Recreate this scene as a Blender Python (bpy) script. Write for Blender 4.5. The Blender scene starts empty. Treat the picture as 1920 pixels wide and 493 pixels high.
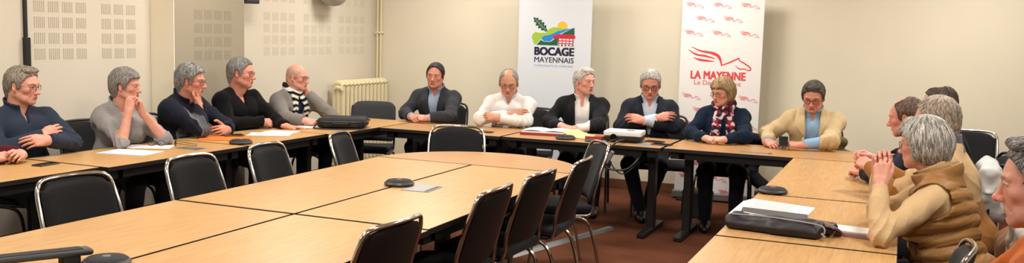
import bpy, bmesh, math, random
import numpy as np
from mathutils import Vector, Matrix
random.seed(7); np.random.seed(7)
C = bpy.context.scene.collection
f32 = np.float32
A = lambda *v: np.array(v, float)
def nrm(v):
    v = np.asarray(v, float); return v / (np.linalg.norm(v) + 1e-12)
def rotx(a): c, s = math.cos(a), math.sin(a); return np.array([[1,0,0],[0,c,-s],[0,s,c]])
def roty(a): c, s = math.cos(a), math.sin(a); return np.array([[c,0,s],[0,1,0],[-s,0,c]])
def rotz(a): c, s = math.cos(a), math.sin(a); return np.array([[c,-s,0],[s,c,0],[0,0,1]])
R_ = math.radians
def lin(h):
    """sRGB 0-255 triple -> linear rgb"""
    return tuple(((v/255)/12.92 if v/255 <= .04045 else ((v/255+.055)/1.055)**2.4) for v in h)

# ------------------------------------------------------------------ implicit shapes on a grid, meshed by surface nets
def smin(a, b, k):
    if k <= 0: return np.minimum(a, b)
    h = np.maximum(k-np.abs(a-b), 0)/k
    return np.minimum(a, b)-h*h*(k*.25)
def smax(a, b, k): return -smin(-a, -b, k)
def rc(a, b, ra, rb, clip=None):
    """tapered capsule; clip=(point, normal) cuts it flat"""
    a = A(*a); b = A(*b); ba = b-a; L2 = max(float(ba@ba), 1e-9); m = max(ra, rb)
    def fn(X, Y, Z):
        px, py, pz = X-a[0], Y-a[1], Z-a[2]
        h = np.clip((px*ba[0]+py*ba[1]+pz*ba[2])/L2, 0, 1)
        d = np.sqrt((px-h*ba[0])**2+(py-h*ba[1])**2+(pz-h*ba[2])**2)-(ra+(rb-ra)*h)
        if clip is not None:
            c, n = clip; d = np.maximum(d, (X-c[0])*n[0]+(Y-c[1])*n[1]+(Z-c[2])*n[2])
        return d
    return np.minimum(a, b)-m, np.maximum(a, b)+m, fn
def el(c, r, M=None):
    """ellipsoid, M = 3x3 whose columns are its axes"""
    c = A(*c); r = A(*r); m = r.max() if M is not None else r
    def fn(X, Y, Z):
        x, y, z = X-c[0], Y-c[1], Z-c[2]
        if M is not None:
            x, y, z = (M[0,0]*x+M[1,0]*y+M[2,0]*z, M[0,1]*x+M[1,1]*y+M[2,1]*z, M[0,2]*x+M[1,2]*y+M[2,2]*z)
        k0 = np.sqrt((x/r[0])**2+(y/r[1])**2+(z/r[2])**2)
        k1 = np.sqrt((x/r[0]**2)**2+(y/r[1]**2)**2+(z/r[2]**2)**2)+1e-6
        return k0*(k0-1)/k1
    return c-m, c+m, fn
def bxr(c, s, r, M=None):
    c = A(*c); s = A(*s); m = np.full(3, np.linalg.norm(s)) if M is not None else s
    def fn(X, Y, Z):
        x, y, z = X-c[0], Y-c[1], Z-c[2]
        if M is not None:
            x, y, z = (M[0,0]*x+M[1,0]*y+M[2,0]*z, M[0,1]*x+M[1,1]*y+M[2,1]*z, M[0,2]*x+M[1,2]*y+M[2,2]*z)
        x, y, z = np.abs(x)-s[0]+r, np.abs(y)-s[1]+r, np.abs(z)-s[2]+r
        return np.sqrt(np.maximum(x,0)**2+np.maximum(y,0)**2+np.maximum(z,0)**2)+np.minimum(np.maximum(x,np.maximum(y,z)),0)-r
    return c-m, c+m, fn
def tri(p, fr, seed=0):
    """cheap smooth noise, -1..1"""
    X, Y, Z = p; s = seed*1.7
    a = np.sin(X*fr+1.3*np.sin(Y*fr*.8+s)+s)+np.sin(Y*fr*1.1+1.3*np.sin(Z*fr*.9+2*s)+1+s)+np.sin(Z*fr*.95+1.3*np.sin(X*fr*.85+3*s)+2+s)
    return a/3
class Grid:
    def __init__(s, lo, hi, h, big=.05):
        s.h = h; s.lo = A(*lo); s.big = big
        s.n = np.ceil((A(*hi)-s.lo)/h).astype(int)+2
        s.ax = [(s.lo[i]+np.arange(s.n[i])*h).astype(f32) for i in range(3)]
        s.D = np.full(s.n, big, f32)
    def P(s): return s.ax[0][:,None,None], s.ax[1][None,:,None], s.ax[2][None,None,:]
    def _sl(s, p, m):
        i0 = np.clip(np.floor((p[0]-m-s.lo)/s.h).astype(int), 0, s.n); i1 = np.clip(np.ceil((p[1]+m-s.lo)/s.h).astype(int)+1, 0, s.n)
        if (i1 <= i0).any(): return None, None
        sl = tuple(slice(a, b) for a, b in zip(i0, i1))
        return sl, (s.ax[0][sl[0]][:,None,None], s.ax[1][sl[1]][None,:,None], s.ax[2][sl[2]][None,None,:])
    def add(s, p, k=0.):
        sl, P = s._sl(p, s.big)
        if sl: s.D[sl] = smin(s.D[sl], p[2](*P).astype(f32), k)
        return s
    def adds(s, ps, k=0.):
        for p in ps: s.add(p, k)
        return s
    def sub(s, p, k=0.):
        sl, P = s._sl(p, s.big)
        if sl: s.D[sl] = smax(s.D[sl], -p[2](*P).astype(f32), k)
        return s
    def cut(s, fn, k=0.):
        """keep where fn<0"""
        s.D = smax(s.D, fn(*s.P()).astype(f32), k); return s
    def disp(s, fn): s.D = s.D+fn(*s.P()).astype(f32); return s
    def mesh(s):
        D = s.D
        D = D.copy(); D[0]=D[-1]=1; D[:,0]=D[:,-1]=1; D[:,:,0]=D[:,:,-1]=1
        I = D < 0
        n = np.array(D.shape)
        c8 = [(i,j,k) for i in (0,1) for j in (0,1) for k in (0,1)]
        cnt = np.zeros(n-1, np.int8)
        for i,j,k in c8: cnt += I[i:n[0]-1+i, j:n[1]-1+j, k:n[2]-1+k]
        act = (cnt > 0) & (cnt < 8)
        idx = np.argwhere(act)
        if len(idx) == 0: return np.zeros((0,3)), np.zeros((0,4),int)
        vid = np.full(act.shape, -1, np.int32); vid[act] = np.arange(len(idx))
        val = {c: D[idx[:,0]+c[0], idx[:,1]+c[1], idx[:,2]+c[2]] for c in c8}
        acc = np.zeros((len(idx),3)); m = np.zeros(len(idx))
        for c in c8:
            for ax in range(3):
                if c[ax] == 0:
                    e = list(c); e[ax] = 1; a = val[c]; b = val[tuple(e)]
                    x = (a < 0) != (b < 0)
                    t = np.where(x, a/np.where(x, a-b, 1), 0)
                    p = np.tile(np.array(c, float), (len(idx),1)); p[:,ax] += t
                    acc += p*x[:,None]; m += x
        V = s.lo+(idx+acc/m[:,None])*s.h
        Fs = []
        for ax in range(3):
            u, w = (ax+1) % 3, (ax+2) % 3
            a = [slice(1,-1)]*3; a[ax] = slice(0,-1); b = list(a); b[ax] = slice(1,None)
            sa, sb = I[tuple(a)], I[tuple(b)]
            for flip, msk in ((0, sa & ~sb), (1, ~sa & sb)):
                e = np.argwhere(msk)
                if len(e) == 0: continue
                off = np.ones(3,int); off[ax] = 0; e = e+off
                def q(du, dw):
                    t = e.copy(); t[:,u] += du; t[:,w] += dw; return vid[t[:,0],t[:,1],t[:,2]]
                quad = [q(-1,-1), q(0,-1), q(0,0), q(-1,0)]
                if flip: quad = quad[::-1]
                Fs.append(np.stack(quad,1))
        return V, np.concatenate(Fs)
def xf(V, M, t): return V@np.asarray(M).T+np.asarray(t)
def link(o, parent=None):
    C.objects.link(o)
    if parent is not None: o.parent = parent
    return o
def mk(name, V, F, mat, parent=None, col=None, smooth=True):
    """one mesh object out of arrays; col = per-vertex rgb"""
    me = bpy.data.meshes.new(name)
    V = np.asarray(V, f32); F = np.asarray(F, np.int32); k = F.shape[1]
    me.vertices.add(len(V)); me.vertices.foreach_set('co', V.ravel())
    me.loops.add(F.size); me.loops.foreach_set('vertex_index', F.ravel())
    me.polygons.add(len(F)); me.polygons.foreach_set('loop_start', np.arange(0, F.size, k, dtype=np.int32))
    me.polygons.foreach_set('loop_total', np.full(len(F), k, np.int32))
    me.update(calc_edges=True)
    if smooth: me.polygons.foreach_set('use_smooth', np.ones(len(F), bool))
    if col is not None:
        at = me.attributes.new('Col', 'FLOAT_COLOR', 'POINT')
        c = np.ones((len(V),4), f32); c[:,:3] = col; at.data.foreach_set('color', c.ravel())
    me.materials.append(mat)
    return link(bpy.data.objects.new(name, me), parent)
class MB:
    """collects plain shapes into one mesh"""
    def __init__(s): s.V = []; s.F = []
    def put(s, V, F):
        b = len(s.V); s.V += [tuple(v) for v in V]; s.F += [tuple(i+b for i in f) for f in F]; return s
    def box(s, x0, x1, y0, y1, z0, z1):
        return s.put([(x0,y0,z0),(x1,y0,z0),(x1,y1,z0),(x0,y1,z0),(x0,y0,z1),(x1,y0,z1),(x1,y1,z1),(x0,y1,z1)],
                     [(0,3,2,1),(4,5,6,7),(0,1,5,4),(1,2,6,5),(2,3,7,6),(3,0,4,7)])
    def obox(s, c, sz, M):
        h = np.array(sz)/2; V = [xf(np.array([[i*h[0],j*h[1],k*h[2]]]), M, c)[0] for i,j,k in ((-1,-1,-1),(1,-1,-1),(1,1,-1),(-1,1,-1),(-1,-1,1),(1,-1,1),(1,1,1),(-1,1,1))]
        return s.put(V, [(0,3,2,1),(4,5,6,7),(0,1,5,4),(1,2,6,5),(2,3,7,6),(3,0,4,7)])
    def prism(s, pts, z0, z1):
        n = len(pts)
        return s.put([(p[0],p[1],z0) for p in pts]+[(p[0],p[1],z1) for p in pts], [tuple(range(n-1,-1,-1)), tuple(range(n,2*n))]+[(i,(i+1)%n,n+(i+1)%n,n+i) for i in range(n)])
    def poly(s, pts): return s.put(pts, [tuple(range(len(pts)))])
    def tube(s, pts, r, seg=8, closed=False, sub=0, flat=1.0):
        pts = [A(*p) for p in pts]
        if sub: pts = catmull(pts, sub, closed)
        n = len(pts); rr = r if hasattr(r, '__len__') else [r]*n
        if len(rr) != n: rr = list(np.interp(np.linspace(0,1,n), np.linspace(0,1,len(rr)), rr))
        T = [nrm((pts[(i+1)%n] if closed or i < n-1 else pts[i])-(pts[i-1] if closed or i > 0 else pts[i])) for i in range(n)]
        u = nrm(np.cross(T[0], A(0,0,1) if abs(T[0][2]) < .9 else A(1,0,0))); V = []
        for i in range(n):
            u = nrm(u-T[i]*(u@T[i])); w = np.cross(T[i], u)
            for k in range(seg):
                a = 2*math.pi*k/seg; V.append(pts[i]+rr[i]*(math.cos(a)*u+math.sin(a)*flat*w))
        F = []
        for i in range(n if closed else n-1):
            j = (i+1) % n
            for k in range(seg): F.append((i*seg+k, i*seg+(k+1)%seg, j*seg+(k+1)%seg, j*seg+k))
        if not closed: F += [tuple(range(seg-1,-1,-1)), tuple(range((n-1)*seg, n*seg))]
        return s.put(V, F)
    def lathe(s, prof, seg=32, c=(0,0,0)):
        V = []; F = []; n = len(prof)
        for r, z in prof:
            for k in range(seg):
                a = 2*math.pi*k/seg; V.append((c[0]+r*math.cos(a), c[1]+r*math.sin(a), c[2]+z))
        for i in range(n-1):
            for k in range(seg): F.append((i*seg+k, i*seg+(k+1)%seg, (i+1)*seg+(k+1)%seg, (i+1)*seg+k))
        F += [tuple(range(seg-1,-1,-1)), tuple(range((n-1)*seg, n*seg))]
        return s.put(V, F)
    def xform(s, M, t): s.V = [tuple(v) for v in xf(np.array(s.V), M, t)]; return s
    def build(s, name, mat, parent=None, bevel=0, smooth=False, seg=2):
        me = bpy.data.meshes.new(name); me.from_pydata(s.V, [], s.F)
        bm = bmesh.new(); bm.from_mesh(me); bmesh.ops.recalc_face_normals(bm, faces=bm.faces)
        if bevel: bmesh.ops.bevel(bm, geom=[e for e in bm.edges if len(e.link_faces) == 2 and e.calc_face_angle(0) > .5], offset=bevel, segments=seg, affect='EDGES', profile=.6)
        bm.to_mesh(me); bm.free(); me.materials.append(mat)
        if smooth:
            me.polygons.foreach_set('use_smooth', np.ones(len(me.polygons), bool))
            try: me.set_sharp_from_angle(angle=R_(40))
            except Exception: pass
        me.update()
        return link(bpy.data.objects.new(name, me), parent)
def catmull(p, n, closed=False):
    out = []; m = len(p)
    g = (lambda i: p[i % m]) if closed else (lambda i: p[min(max(i,0),m-1)])
    for i in range(m if closed else m-1):
        a, b, c, d = g(i-1), g(i), g(i+1), g(i+2)
        for k in range(n):
            t = k/n; out.append(.5*((2*b)+(c-a)*t+(2*a-5*b+4*c-d)*t*t+(3*b-a-3*c+d)*t**3))
    if not closed: out.append(p[-1])
    return out
def arc(c, r, a0, a1, n): return [(c[0]+r*math.cos(R_(a0+(a1-a0)*i/n)), c[1]+r*math.sin(R_(a0+(a1-a0)*i/n))) for i in range(n+1)]
def empty(name, loc=(0,0,0), rz=0, parent=None):
    o = bpy.data.objects.new(name, None); o.empty_display_size = .1; o.location = loc; o.rotation_euler = (0,0,rz); return link(o, parent)
def tag(o, label=None, cat=None, group=None, kind=None):
    for k, v in (('label',label),('category',cat),('group',group),('kind',kind)):
        if v: o[k] = v
    return o
def copy_tree(o, parent=None):
    c = o.copy(); C.objects.link(c)
    if parent is not None: c.parent = parent
    for ch in list(o.children): copy_tree(ch, c)
    return c

# ------------------------------------------------------------------ materials
def mat(name, base, rough=.5, metal=0., noise=None, bump=None, attr=False, spec=.5, sheen=0., extra=None, trans=0., emit=None, sss=0.):
    """noise=(scale, amount[, stretch xyz]) varies the colour; bump=(scale, strength[, stretch])"""
    m = bpy.data.materials.new(name); m.use_nodes = True; nt = m.node_tree; N = nt.nodes; Lk = nt.links
    b = N['Principled BSDF']; b.inputs['Roughness'].default_value = rough; b.inputs['Metallic'].default_value = metal
    b.inputs['Specular IOR Level'].default_value = spec
    if sheen: b.inputs['Sheen Weight'].default_value = sheen
    if trans: b.inputs['Transmission Weight'].default_value = trans
    if sss: b.inputs['Subsurface Weight'].default_value = sss; b.inputs['Subsurface Radius'].default_value = (.012,.005,.003); b.inputs['Subsurface Scale'].default_value = .6
    tc = N.new('ShaderNodeTexCoord')
    def ns(sc, st, det=4):
        mp = N.new('ShaderNodeMapping'); mp.inputs['Scale'].default_value = st or (1,1,1)
        t = N.new('ShaderNodeTexNoise'); t.inputs['Scale'].default_value = sc; t.inputs['Detail'].default_value = det
        Lk.new(tc.outputs['Object'], mp.inputs[0]); Lk.new(mp.outputs[0], t.inputs[0]); return t
    if attr:
        a = N.new('ShaderNodeAttribute'); a.attribute_name = 'Col'; col = a.outputs['Color']
    else:
        c = N.new('ShaderNodeRGB'); c.outputs[0].default_value = (*base, 1); col = c.outputs[0]
    if noise:
        t = ns(noise[0], noise[2] if len(noise) > 2 else None)
        mr = N.new('ShaderNodeMapRange'); mr.inputs[1].default_value = .3; mr.inputs[2].default_value = .7
        mr.inputs[3].default_value = 1-noise[1]; mr.inputs[4].default_value = 1+noise[1]; Lk.new(t.outputs[0], mr.inputs[0])
        mx = N.new('ShaderNodeMix'); mx.data_type = 'RGBA'; mx.blend_type = 'MULTIPLY'; mx.inputs[0].default_value = 1
        Lk.new(col, mx.inputs[6]); Lk.new(mr.outputs[0], mx.inputs[7]); col = mx.outputs[2]
    if extra: col = extra(N, Lk, tc, col, b)
    Lk.new(col, b.inputs['Base Color'])
    if bump:
        t = ns(bump[0], bump[2] if len(bump) > 2 else None, 3); bp = N.new('ShaderNodeBump'); bp.inputs['Strength'].default_value = bump[1]; bp.inputs['Distance'].default_value = .004
        Lk.new(t.outputs[0], bp.inputs['Height']); Lk.new(bp.outputs[0], b.inputs['Normal'])
    if emit: b.inputs['Emission Color'].default_value = (*emit[0],1); b.inputs['Emission Strength'].default_value = emit[1]
    return m
M = {}
M['skin'] = mat('skin', (0,0,0), .48, attr=True, noise=(60,.05), bump=(240,.10), spec=.4, sss=.10)
M['cloth'] = mat('cloth', (0,0,0), .85, attr=True, noise=(160,.03), bump=(420,.15), spec=.2, sheen=.04)
M['knit'] = mat('knit', (0,0,0), .95, attr=True, noise=(200,.05), bump=(260,.3), spec=.1, sheen=.04)
M['quilt'] = mat('quilt', (0,0,0), .55, attr=True, noise=(30,.06), bump=(60,.25), spec=.4)
M['hair'] = mat('hair', (0,0,0), .55, attr=True, noise=(150,.30,(1,1,.22)), bump=(190,.7,(1,1,.18)), spec=.35)
M['shoe'] = mat('shoe_leather', lin((22,20,20)), .35)
LIGHTS = [(x, y, 37) for x in (-4.4,-2.0,.6) for y in (1.2,3.6,6.0,8.2)]
# ------------------------------------------------------------------ materials of the room
def wood(name, st, c0, c1):
    def ex(N, Lk, tc, col, b):
        mp = N.new('ShaderNodeMapping'); mp.inputs['Scale'].default_value = st; t = N.new('ShaderNodeTexNoise'); t.inputs['Scale'].default_value = 9; t.inputs['Detail'].default_value = 6; t.inputs['Roughness'].default_value = .6
        Lk.new(tc.outputs['Object'], mp.inputs[0]); Lk.new(mp.outputs[0], t.inputs[0])
        r = N.new('ShaderNodeValToRGB'); r.color_ramp.elements[0].position = .32; r.color_ramp.elements[0].color = (*c0,1); r.color_ramp.elements[1].position = .68; r.color_ramp.elements[1].color = (*c1,1)
        Lk.new(t.outputs[0], r.inputs[0]); return r.outputs[0]
    return mat(name, c0, .34, extra=ex, spec=.45)
WC0, WC1 = lin((180,136,84)), lin((200,158,104))
M['wood_y'] = wood('beech_laminate_lengthwise', (9,.7,1), WC0, WC1)
M['wood_x'] = wood('beech_laminate_crosswise', (.7,9,1), lin((168,122,76)), lin((188,144,94)))
M['wall'] = mat('cream_wall_paint', lin((222,214,193)), .8, noise=(1.3,.03), bump=(180,.12), spec=.2)
M['wall_b'] = mat('pale_board_paint', lin((216,208,192)), .8, noise=(1.2,.03), bump=(160,.08), spec=.2)
M['pillar'] = mat('pillar_painted_shade', lin((158,149,131)), .8, noise=(1.2,.03), bump=(160,.08), spec=.2)  # shade on the pillar front is put into this darker base colour
M['slot'] = mat('perforation_slots', lin((180,172,156)), .9, spec=.1)
M['slot2'] = mat('faint_perforation_slots', lin((204,196,179)), .9, spec=.1)
M['ceil'] = mat('ceiling_white', lin((235,232,224)), .9, bump=(90,.2))
def carpet(N, Lk, tc, col, b):
    v = N.new('ShaderNodeTexNoise'); v.inputs['Scale'].default_value = 2.2; v.inputs['Detail'].default_value = 8
    Lk.new(tc.outputs['Object'], v.inputs[0]); r = N.new('ShaderNodeValToRGB')
    r.color_ramp.elements[0].position = .3; r.color_ramp.elements[0].color = (*lin((76,42,28)),1); r.color_ramp.elements[1].position = .75; r.color_ramp.elements[1].color = (*lin((108,64,43)),1)
    Lk.new(v.outputs[0], r.inputs[0]); return r.outputs[0]
M['carpet'] = mat('rust_brown_carpet', (.1,.04,.02), .95, extra=carpet, bump=(300,.5), spec=.1)
M['base'] = mat('brown_skirting', lin((112,72,50)), .6, noise=(8,.1))
M['black'] = mat('black_painted_steel', lin((20,20,22)), .42, noise=(40,.1))
M['edge'] = mat('black_table_edging', lin((22,21,21)), .5)
M['chrome'] = mat('chrome', (.62,.62,.62), .14, metal=1.)
M['fab'] = mat('black_chair_fabric', lin((27,27,29)), .9, noise=(120,.15), bump=(500,.3), spec=.2, sheen=.05)
M['fabgrey'] = mat('charcoal_chair_fabric', lin((58,59,62)), .9, noise=(120,.12), bump=(500,.3), spec=.2)
M['shell'] = mat('black_plastic_shell', lin((15,15,16)), .5, bump=(300,.1))
M['enamel'] = mat('cream_radiator_enamel', lin((226,214,178)), .38, noise=(6,.04))
M['alu'] = mat('brushed_aluminium', lin((150,152,154)), .38, metal=.7, noise=(60,.05,(1,20,1)))
M['plas'] = mat('dark_grey_plastic', lin((52,53,55)), .45, noise=(50,.05))
M['plas2'] = mat('grey_plastic_cap', lin((96,97,99)), .4)
M['white'] = mat('white_paper', lin((232,231,228)), .8, noise=(25,.02))
M['beige'] = mat('cream_paper', lin((214,190,140)), .8, noise=(20,.03))
M['red'] = mat('red_cover', lin((150,40,44)), .5, noise=(40,.08))
M['orange'] = mat('orange_card', lin((214,112,36)), .7, noise=(30,.05))
M['blue'] = mat('blue_card', lin((84,140,176)), .6)
M['phone'] = mat('black_phone_glass', lin((16,17,19)), .12)
M['nylon'] = mat('black_nylon', lin((19,18,22)), .75, noise=(60,.2), bump=(350,.5))
M['proj'] = mat('white_projector_plastic', lin((222,222,220)), .35)
M['ink'] = mat('grey_ink', lin((150,150,152)), .8)
def lens_mat():
    m = bpy.data.materials.new('spectacle_lens'); m.use_nodes = True; nt = m.node_tree; N = nt.nodes; out = N['Material Output']; N.remove(N['Principled BSDF'])
    a = N.new('ShaderNodeBsdfTransparent'); a.inputs[0].default_value = (.93,.93,.94,1); b = N.new('ShaderNodeBsdfGlossy'); b.inputs['Roughness'].default_value = .05; x = N.new('ShaderNodeMixShader'); x.inputs[0].default_value = .05
    nt.links.new(a.outputs[0], x.inputs[1]); nt.links.new(b.outputs[0], x.inputs[2]); nt.links.new(x.outputs[0], out.inputs[0]); return m
M['lens'] = lens_mat()
M['gblack'] = mat('black_spectacle_frame', lin((24,22,22)), .3)
M['gmetal'] = mat('dark_metal_spectacle_frame', lin((92,84,76)), .3, metal=.8)
M['glight'] = mat('pale_metal_spectacle_frame', lin((150,140,128)), .3, metal=.8)

# ------------------------------------------------------------------ the room
XL, XR, YF, YB, ZC = -5.75, 3.3, -2.6, 9.48, 2.75
def struct(name, mb, m, parent=None, **k):
    o = mb.build(name, m, parent, **k)
    if parent is None: o['kind'] = 'structure'
    return o
struct('floor', MB().box(XL-.2, XR+.2, YF-.2, YB+.2, -.12, 0), M['carpet'])
struct('ceiling', MB().box(XL-.2, XR+.2, YF-.2, YB+.2, ZC, ZC+.12), M['ceil'])
wl = struct('wall_left', MB().box(XL-.15, XL, YF, YB, 0, ZC), M['wall_b'])
struct('wall_back', MB().box(XL-.15, XR+.15, YB, YB+.15, 0, ZC), M['wall'])
struct('wall_right', MB().box(XR, XR+.15, YF, YB, 0, ZC), M['wall'])
struct('wall_front', MB().box(XL-.15, XR+.15, YF-.15, YF, 0, ZC), M['wall'])
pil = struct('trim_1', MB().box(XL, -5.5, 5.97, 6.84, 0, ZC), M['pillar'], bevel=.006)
pf = MB().box(XL+.002, -5.502, 5.964, 5.97, 0, ZC); pfo = pf.build('panel', mat('pillar_painted_light', lin((250,243,222)), .8, noise=(1.3,.03)), pil)  # added thin sheet: near side's brighter light painted on as a pale colour
struct('baseboard_back', MB().box(XL, XR, YB-.016, YB, 0, .095), M['base'], bevel=.004)
struct('baseboard_left', MB().box(XL, XL+.016, YF, 5.96, 0, .095).box(XL, XL+.016, 6.85, YB-.02, 0, .095), M['base'], bevel=.004)
struct('baseboard_right', MB().box(XR-.016, XR, YF, YB-.02, 0, .095), M['base'], bevel=.004)
def perf(x, groups, m, z0s=(1.315,), parent=wl):
    mb = MB()
    for y0, y1, nc in groups:
        for z0 in z0s:
            for r in range(4):
                for c in range(nc):
                    w = .090; p = (y1-y0-w)/(nc-1); yy = y0+c*p; zz = z0+r*.114
                    for k in range(6): mb.box(x-.001, x+.0015, yy+k*.0165, yy+k*.0165+.0065, zz, zz+.080)
    return mb.build('perforation', m, parent)
perf(XL, ((4.85,5.31,4),(5.46,5.80,3)), M['slot'], (1.315,))
perf(XL, ((7.44,7.93,4),(8.09,8.58,4),(8.74,9.25,4)), M['slot2'], (1.315,1.84))
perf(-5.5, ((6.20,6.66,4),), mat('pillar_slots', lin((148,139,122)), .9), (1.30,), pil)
# black rail on the left wall
t = empty('wall_rail', (XL,4.77,0)); tag(t, 'narrow black vertical rail on the left wall with a thicker lower section', 'rail')
MB().box(.001,.018,-.012,.014,1.25,ZC-.02).build('rail', M['black'], t, bevel=.003); MB().box(.001,.034,-.02,.022,1.235,1.475).build('cover', M['black'], t, bevel=.004)
# black speaker box high on the wall by the pillar, half globe lamp
t = empty('loudspeaker', (-5.60,6.97,1.80)); tag(t, 'small black box loudspeaker fixed high beside the pillar', 'speaker')
MB().box(-.11,.09,-.11,.10,0,.26).build('cabinet', M['black'], t, bevel=.008); MB().box(.09,.096,-.09,.08,.02,.24).build('grille', M['plas'], t); MB().box(-.15,-.11,-.03,.03,.08,.18).build('bracket', M['black'], t)
t = empty('wall_lamp', (XL,8.37,1.98)); tag(t, 'grey half globe lamp on the left wall above the perforated panels', 'lamp')
MB().lathe([(.001,-.155),(.06,-.145),(.12,-.105),(.155,-.05),(.165,0),(.150,0)], 32).build('lamp_shade', mat('frosted_grey_globe', lin((176,172,164)), .35), t, smooth=True)
t.location.x = XL+.17; MB().box(-.17,-.12,-.05,.05,-.06,.03).build('bracket', M['plas2'], t, bevel=.005)
# radiator and pipes
t = empty('radiator', (-5.61,8.5,0)); tag(t, 'cream cast iron column radiator below the perforated panels in the corner', 'radiator')
nf = 12
for k in range(nf):
    y = .03+k*.080; mb = MB()
    for x in (-.055,.0,.055): mb.tube([(x,y,.16),(x,y,.97)], .0235, 8, flat=1.0)
    mb.tube([(-.062,y,.14),(-.03,y,.115),(.03,y,.115),(.062,y,.14)], .029, 8, sub=3); mb.tube([(-.062,y,.985),(-.03,y,1.012),(.03,y,1.012),(.062,y,.985)], .029, 8, sub=3)
    mb.box(-.078,.078,y-.010,y+.010,.14,.985)
    mb.build('fin', M['enamel'], t, smooth=True)
for z in (.97,.15): MB().tube([(0,-.04,z),(0,.93,z)], .020, 10).build('header_pipe', M['enamel'], t, smooth=True)
MB().tube([(.02,-.03,.965),(.05,-.05,.965)], .018, 10).tube([(.05,-.05,.965),(.10,-.055,.965)], .025, 12).build('valve', M['enamel'], t, smooth=True)
for y in (.02,.86): MB().box(-.07,.07,y,y+.03,.0,.14).build('foot', M['enamel'], t)
t = empty('heating_pipe', (-5.67,YB-.030,0)); tag(t, 'pair of thin cream heating pipes running up the corner above the radiator', 'pipe')
for i, x in enumerate((-.022,.022)): MB().tube([(x,0,.04),(x,0,ZC-.01)], .012, 10).build('pipe', M['enamel'], t, smooth=True)
for z in (.9,1.55,2.2): MB().box(-.045,.045,-.016,.028,z,z+.022).build('clamp', M['enamel'], t, bevel=.004)
# ceiling fittings (above the frame): lamps of the room
def ceiling_light(x, y, e):
    t = empty('ceiling_light', (x,y,ZC)); tag(t, 'square recessed ceiling light panel of the meeting room', 'light', 'ceiling light panels')
    MB().box(-.31,.31,-.31,.31,-.022,0).build('housing', M['alu'], t)
    MB().box(-.28,.28,-.28,.28,-.026,-.022).build('diffuser', mat('lit_diffuser', (1,1,1), .5, emit=((1,.93,.82), 2.5)), t)
    l = bpy.data.lights.new('ceiling_lamp', 'AREA'); l.shape = 'SQUARE'; l.size = .56; l.energy = e; l.color = (1,.955,.88); o = bpy.data.objects.new('ceiling_lamp', l); o.location = (0,0,-.04); link(o, t)
for x, y, e in LIGHTS: ceiling_light(x, y, e)

# ------------------------------------------------------------------ chairs
def make_chair(label, kind='chrome', group=None, high=1.):
    """stacking conference chair facing +Y, origin on the floor under the seat"""
    t = empty('conference_chair'); tag(t, label, 'chair', group)
    fm = M['chrome'] if kind == 'chrome' else M['black']; fab = M['fabgrey'] if kind == 'grey' else M['fab']
    g = Grid((-.26,-.26,.40),(.26,.27,.52),.008,.04).add(bxr((0,.01,.452),(.225,.222,.028),.026)); g.disp(lambda X,Y,Z: .018*np.clip((Y-.12)/.1,0,1)**2+.004*np.clip(1-(X/.2)**2,0,1)*(Z > .45)); V, F = g.mesh()
    mk('seat', V, F, fab, t)
    # back pad: curved shell leaning back, tapered
    def pad(h0, h1, w0, w1, dpt, y_off):
        V = []; F = []; nu, nv = 20, 18
        for side in (0,1):
            for j in range(nv+1):
                v = j/nv; z = h0+(h1-h0)*v
                for i in range(nu+1):
                    u = -1+2*i/nu; w = (w0+(w1-w0)*v)
                    edge = 1-(max(0,v-.80)/.20)**2.6*.20-(max(0,.14-v)/.14)**2*.10
                    x = u*w*edge; th = dpt*(max(0,1-abs(u)**6)*max(0,1-abs(2*v-1)**8))**.5
                    y = -.205-(z-.45)*.31+.035*(u*u)+y_off+(th if side else -th*.35)
                    V.append((x,y,z-(abs(u)**4)*.018*(v > .9)))
        n = (nu+1)*(nv+1)
        for j in range(nv):
            for i in range(nu):
                a = j*(nu+1)+i; F += [(a,a+nu+1,a+nu+2,a+1),(n+a,n+a+1,n+a+nu+2,n+a+nu+1)]
        rim = [i for i in range(nu+1)]+[j*(nu+1)+nu for j in range(1,nv+1)]+[nv*(nu+1)+i for i in range(nu-1,-1,-1)]+[j*(nu+1) for j in range(nv-1,0,-1)]
        for k in range(len(rim)): a, b = rim[k], rim[(k+1)%len(rim)]; F.append((a,b,n+b,n+a))
        return MB().put(V, F)
    gk = kind == 'grey'
    pad(.50,.885*high if gk else .862*high,.228 if gk else .205,.222 if gk else .195,.024,.022 if gk else .004).build('backrest', fab, t, smooth=True)
    pad(.50,.862*high,.203,.193,.006,-.013).build('back_shell', M['shell'], t, smooth=True)
    yb = lambda z: -.205-(z-.45)*.31
    pts = [(-.212,.20,.425),(-.215,.05,.418),(-.216,-.10,.416),(-.217,-.175,.42),(-.218,yb(.50)+.02,.47),(-.219,yb(.56)+.03,.56),(-.214,yb(.70)+.034,.70),(-.207,yb(.80)+.03,.80*high),(-.19,yb(.84)+.028,.848*high),(-.155,yb(.86)+.018,.868*high),(-.08,yb(.87)+.006,.873*high)]
    pts = pts+[(0,yb(.87),.874*high)]+[(-x,y,z) for x,y,z in pts[::-1]]
    MB().tube(pts, .0105, 10, sub=5).build('frame', fm, t, smooth=True)
    for sx in (1,-1):
        MB().tube([(sx*.222,.0,.408),(sx*.224,-.09,.405),(sx*.228,-.155,.375),(sx*.232,-.20,.28),(sx*.236,-.265,.0)], .0105, 10, sub=6).build('leg', fm, t, smooth=True)
        MB().tube([(sx*.222,.0,.408),(sx*.224,.10,.405),(sx*.228,.165,.375),(sx*.232,.20,.28),(sx*.236,.245,.0)], .0105, 10, sub=6).build('leg', fm, t, smooth=True)
    MB().tube([(-.222,.03,.408),(.222,.03,.408)], .009, 8).build('crossbar', fm, t, smooth=True)
    return t
CH = {}
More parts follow.
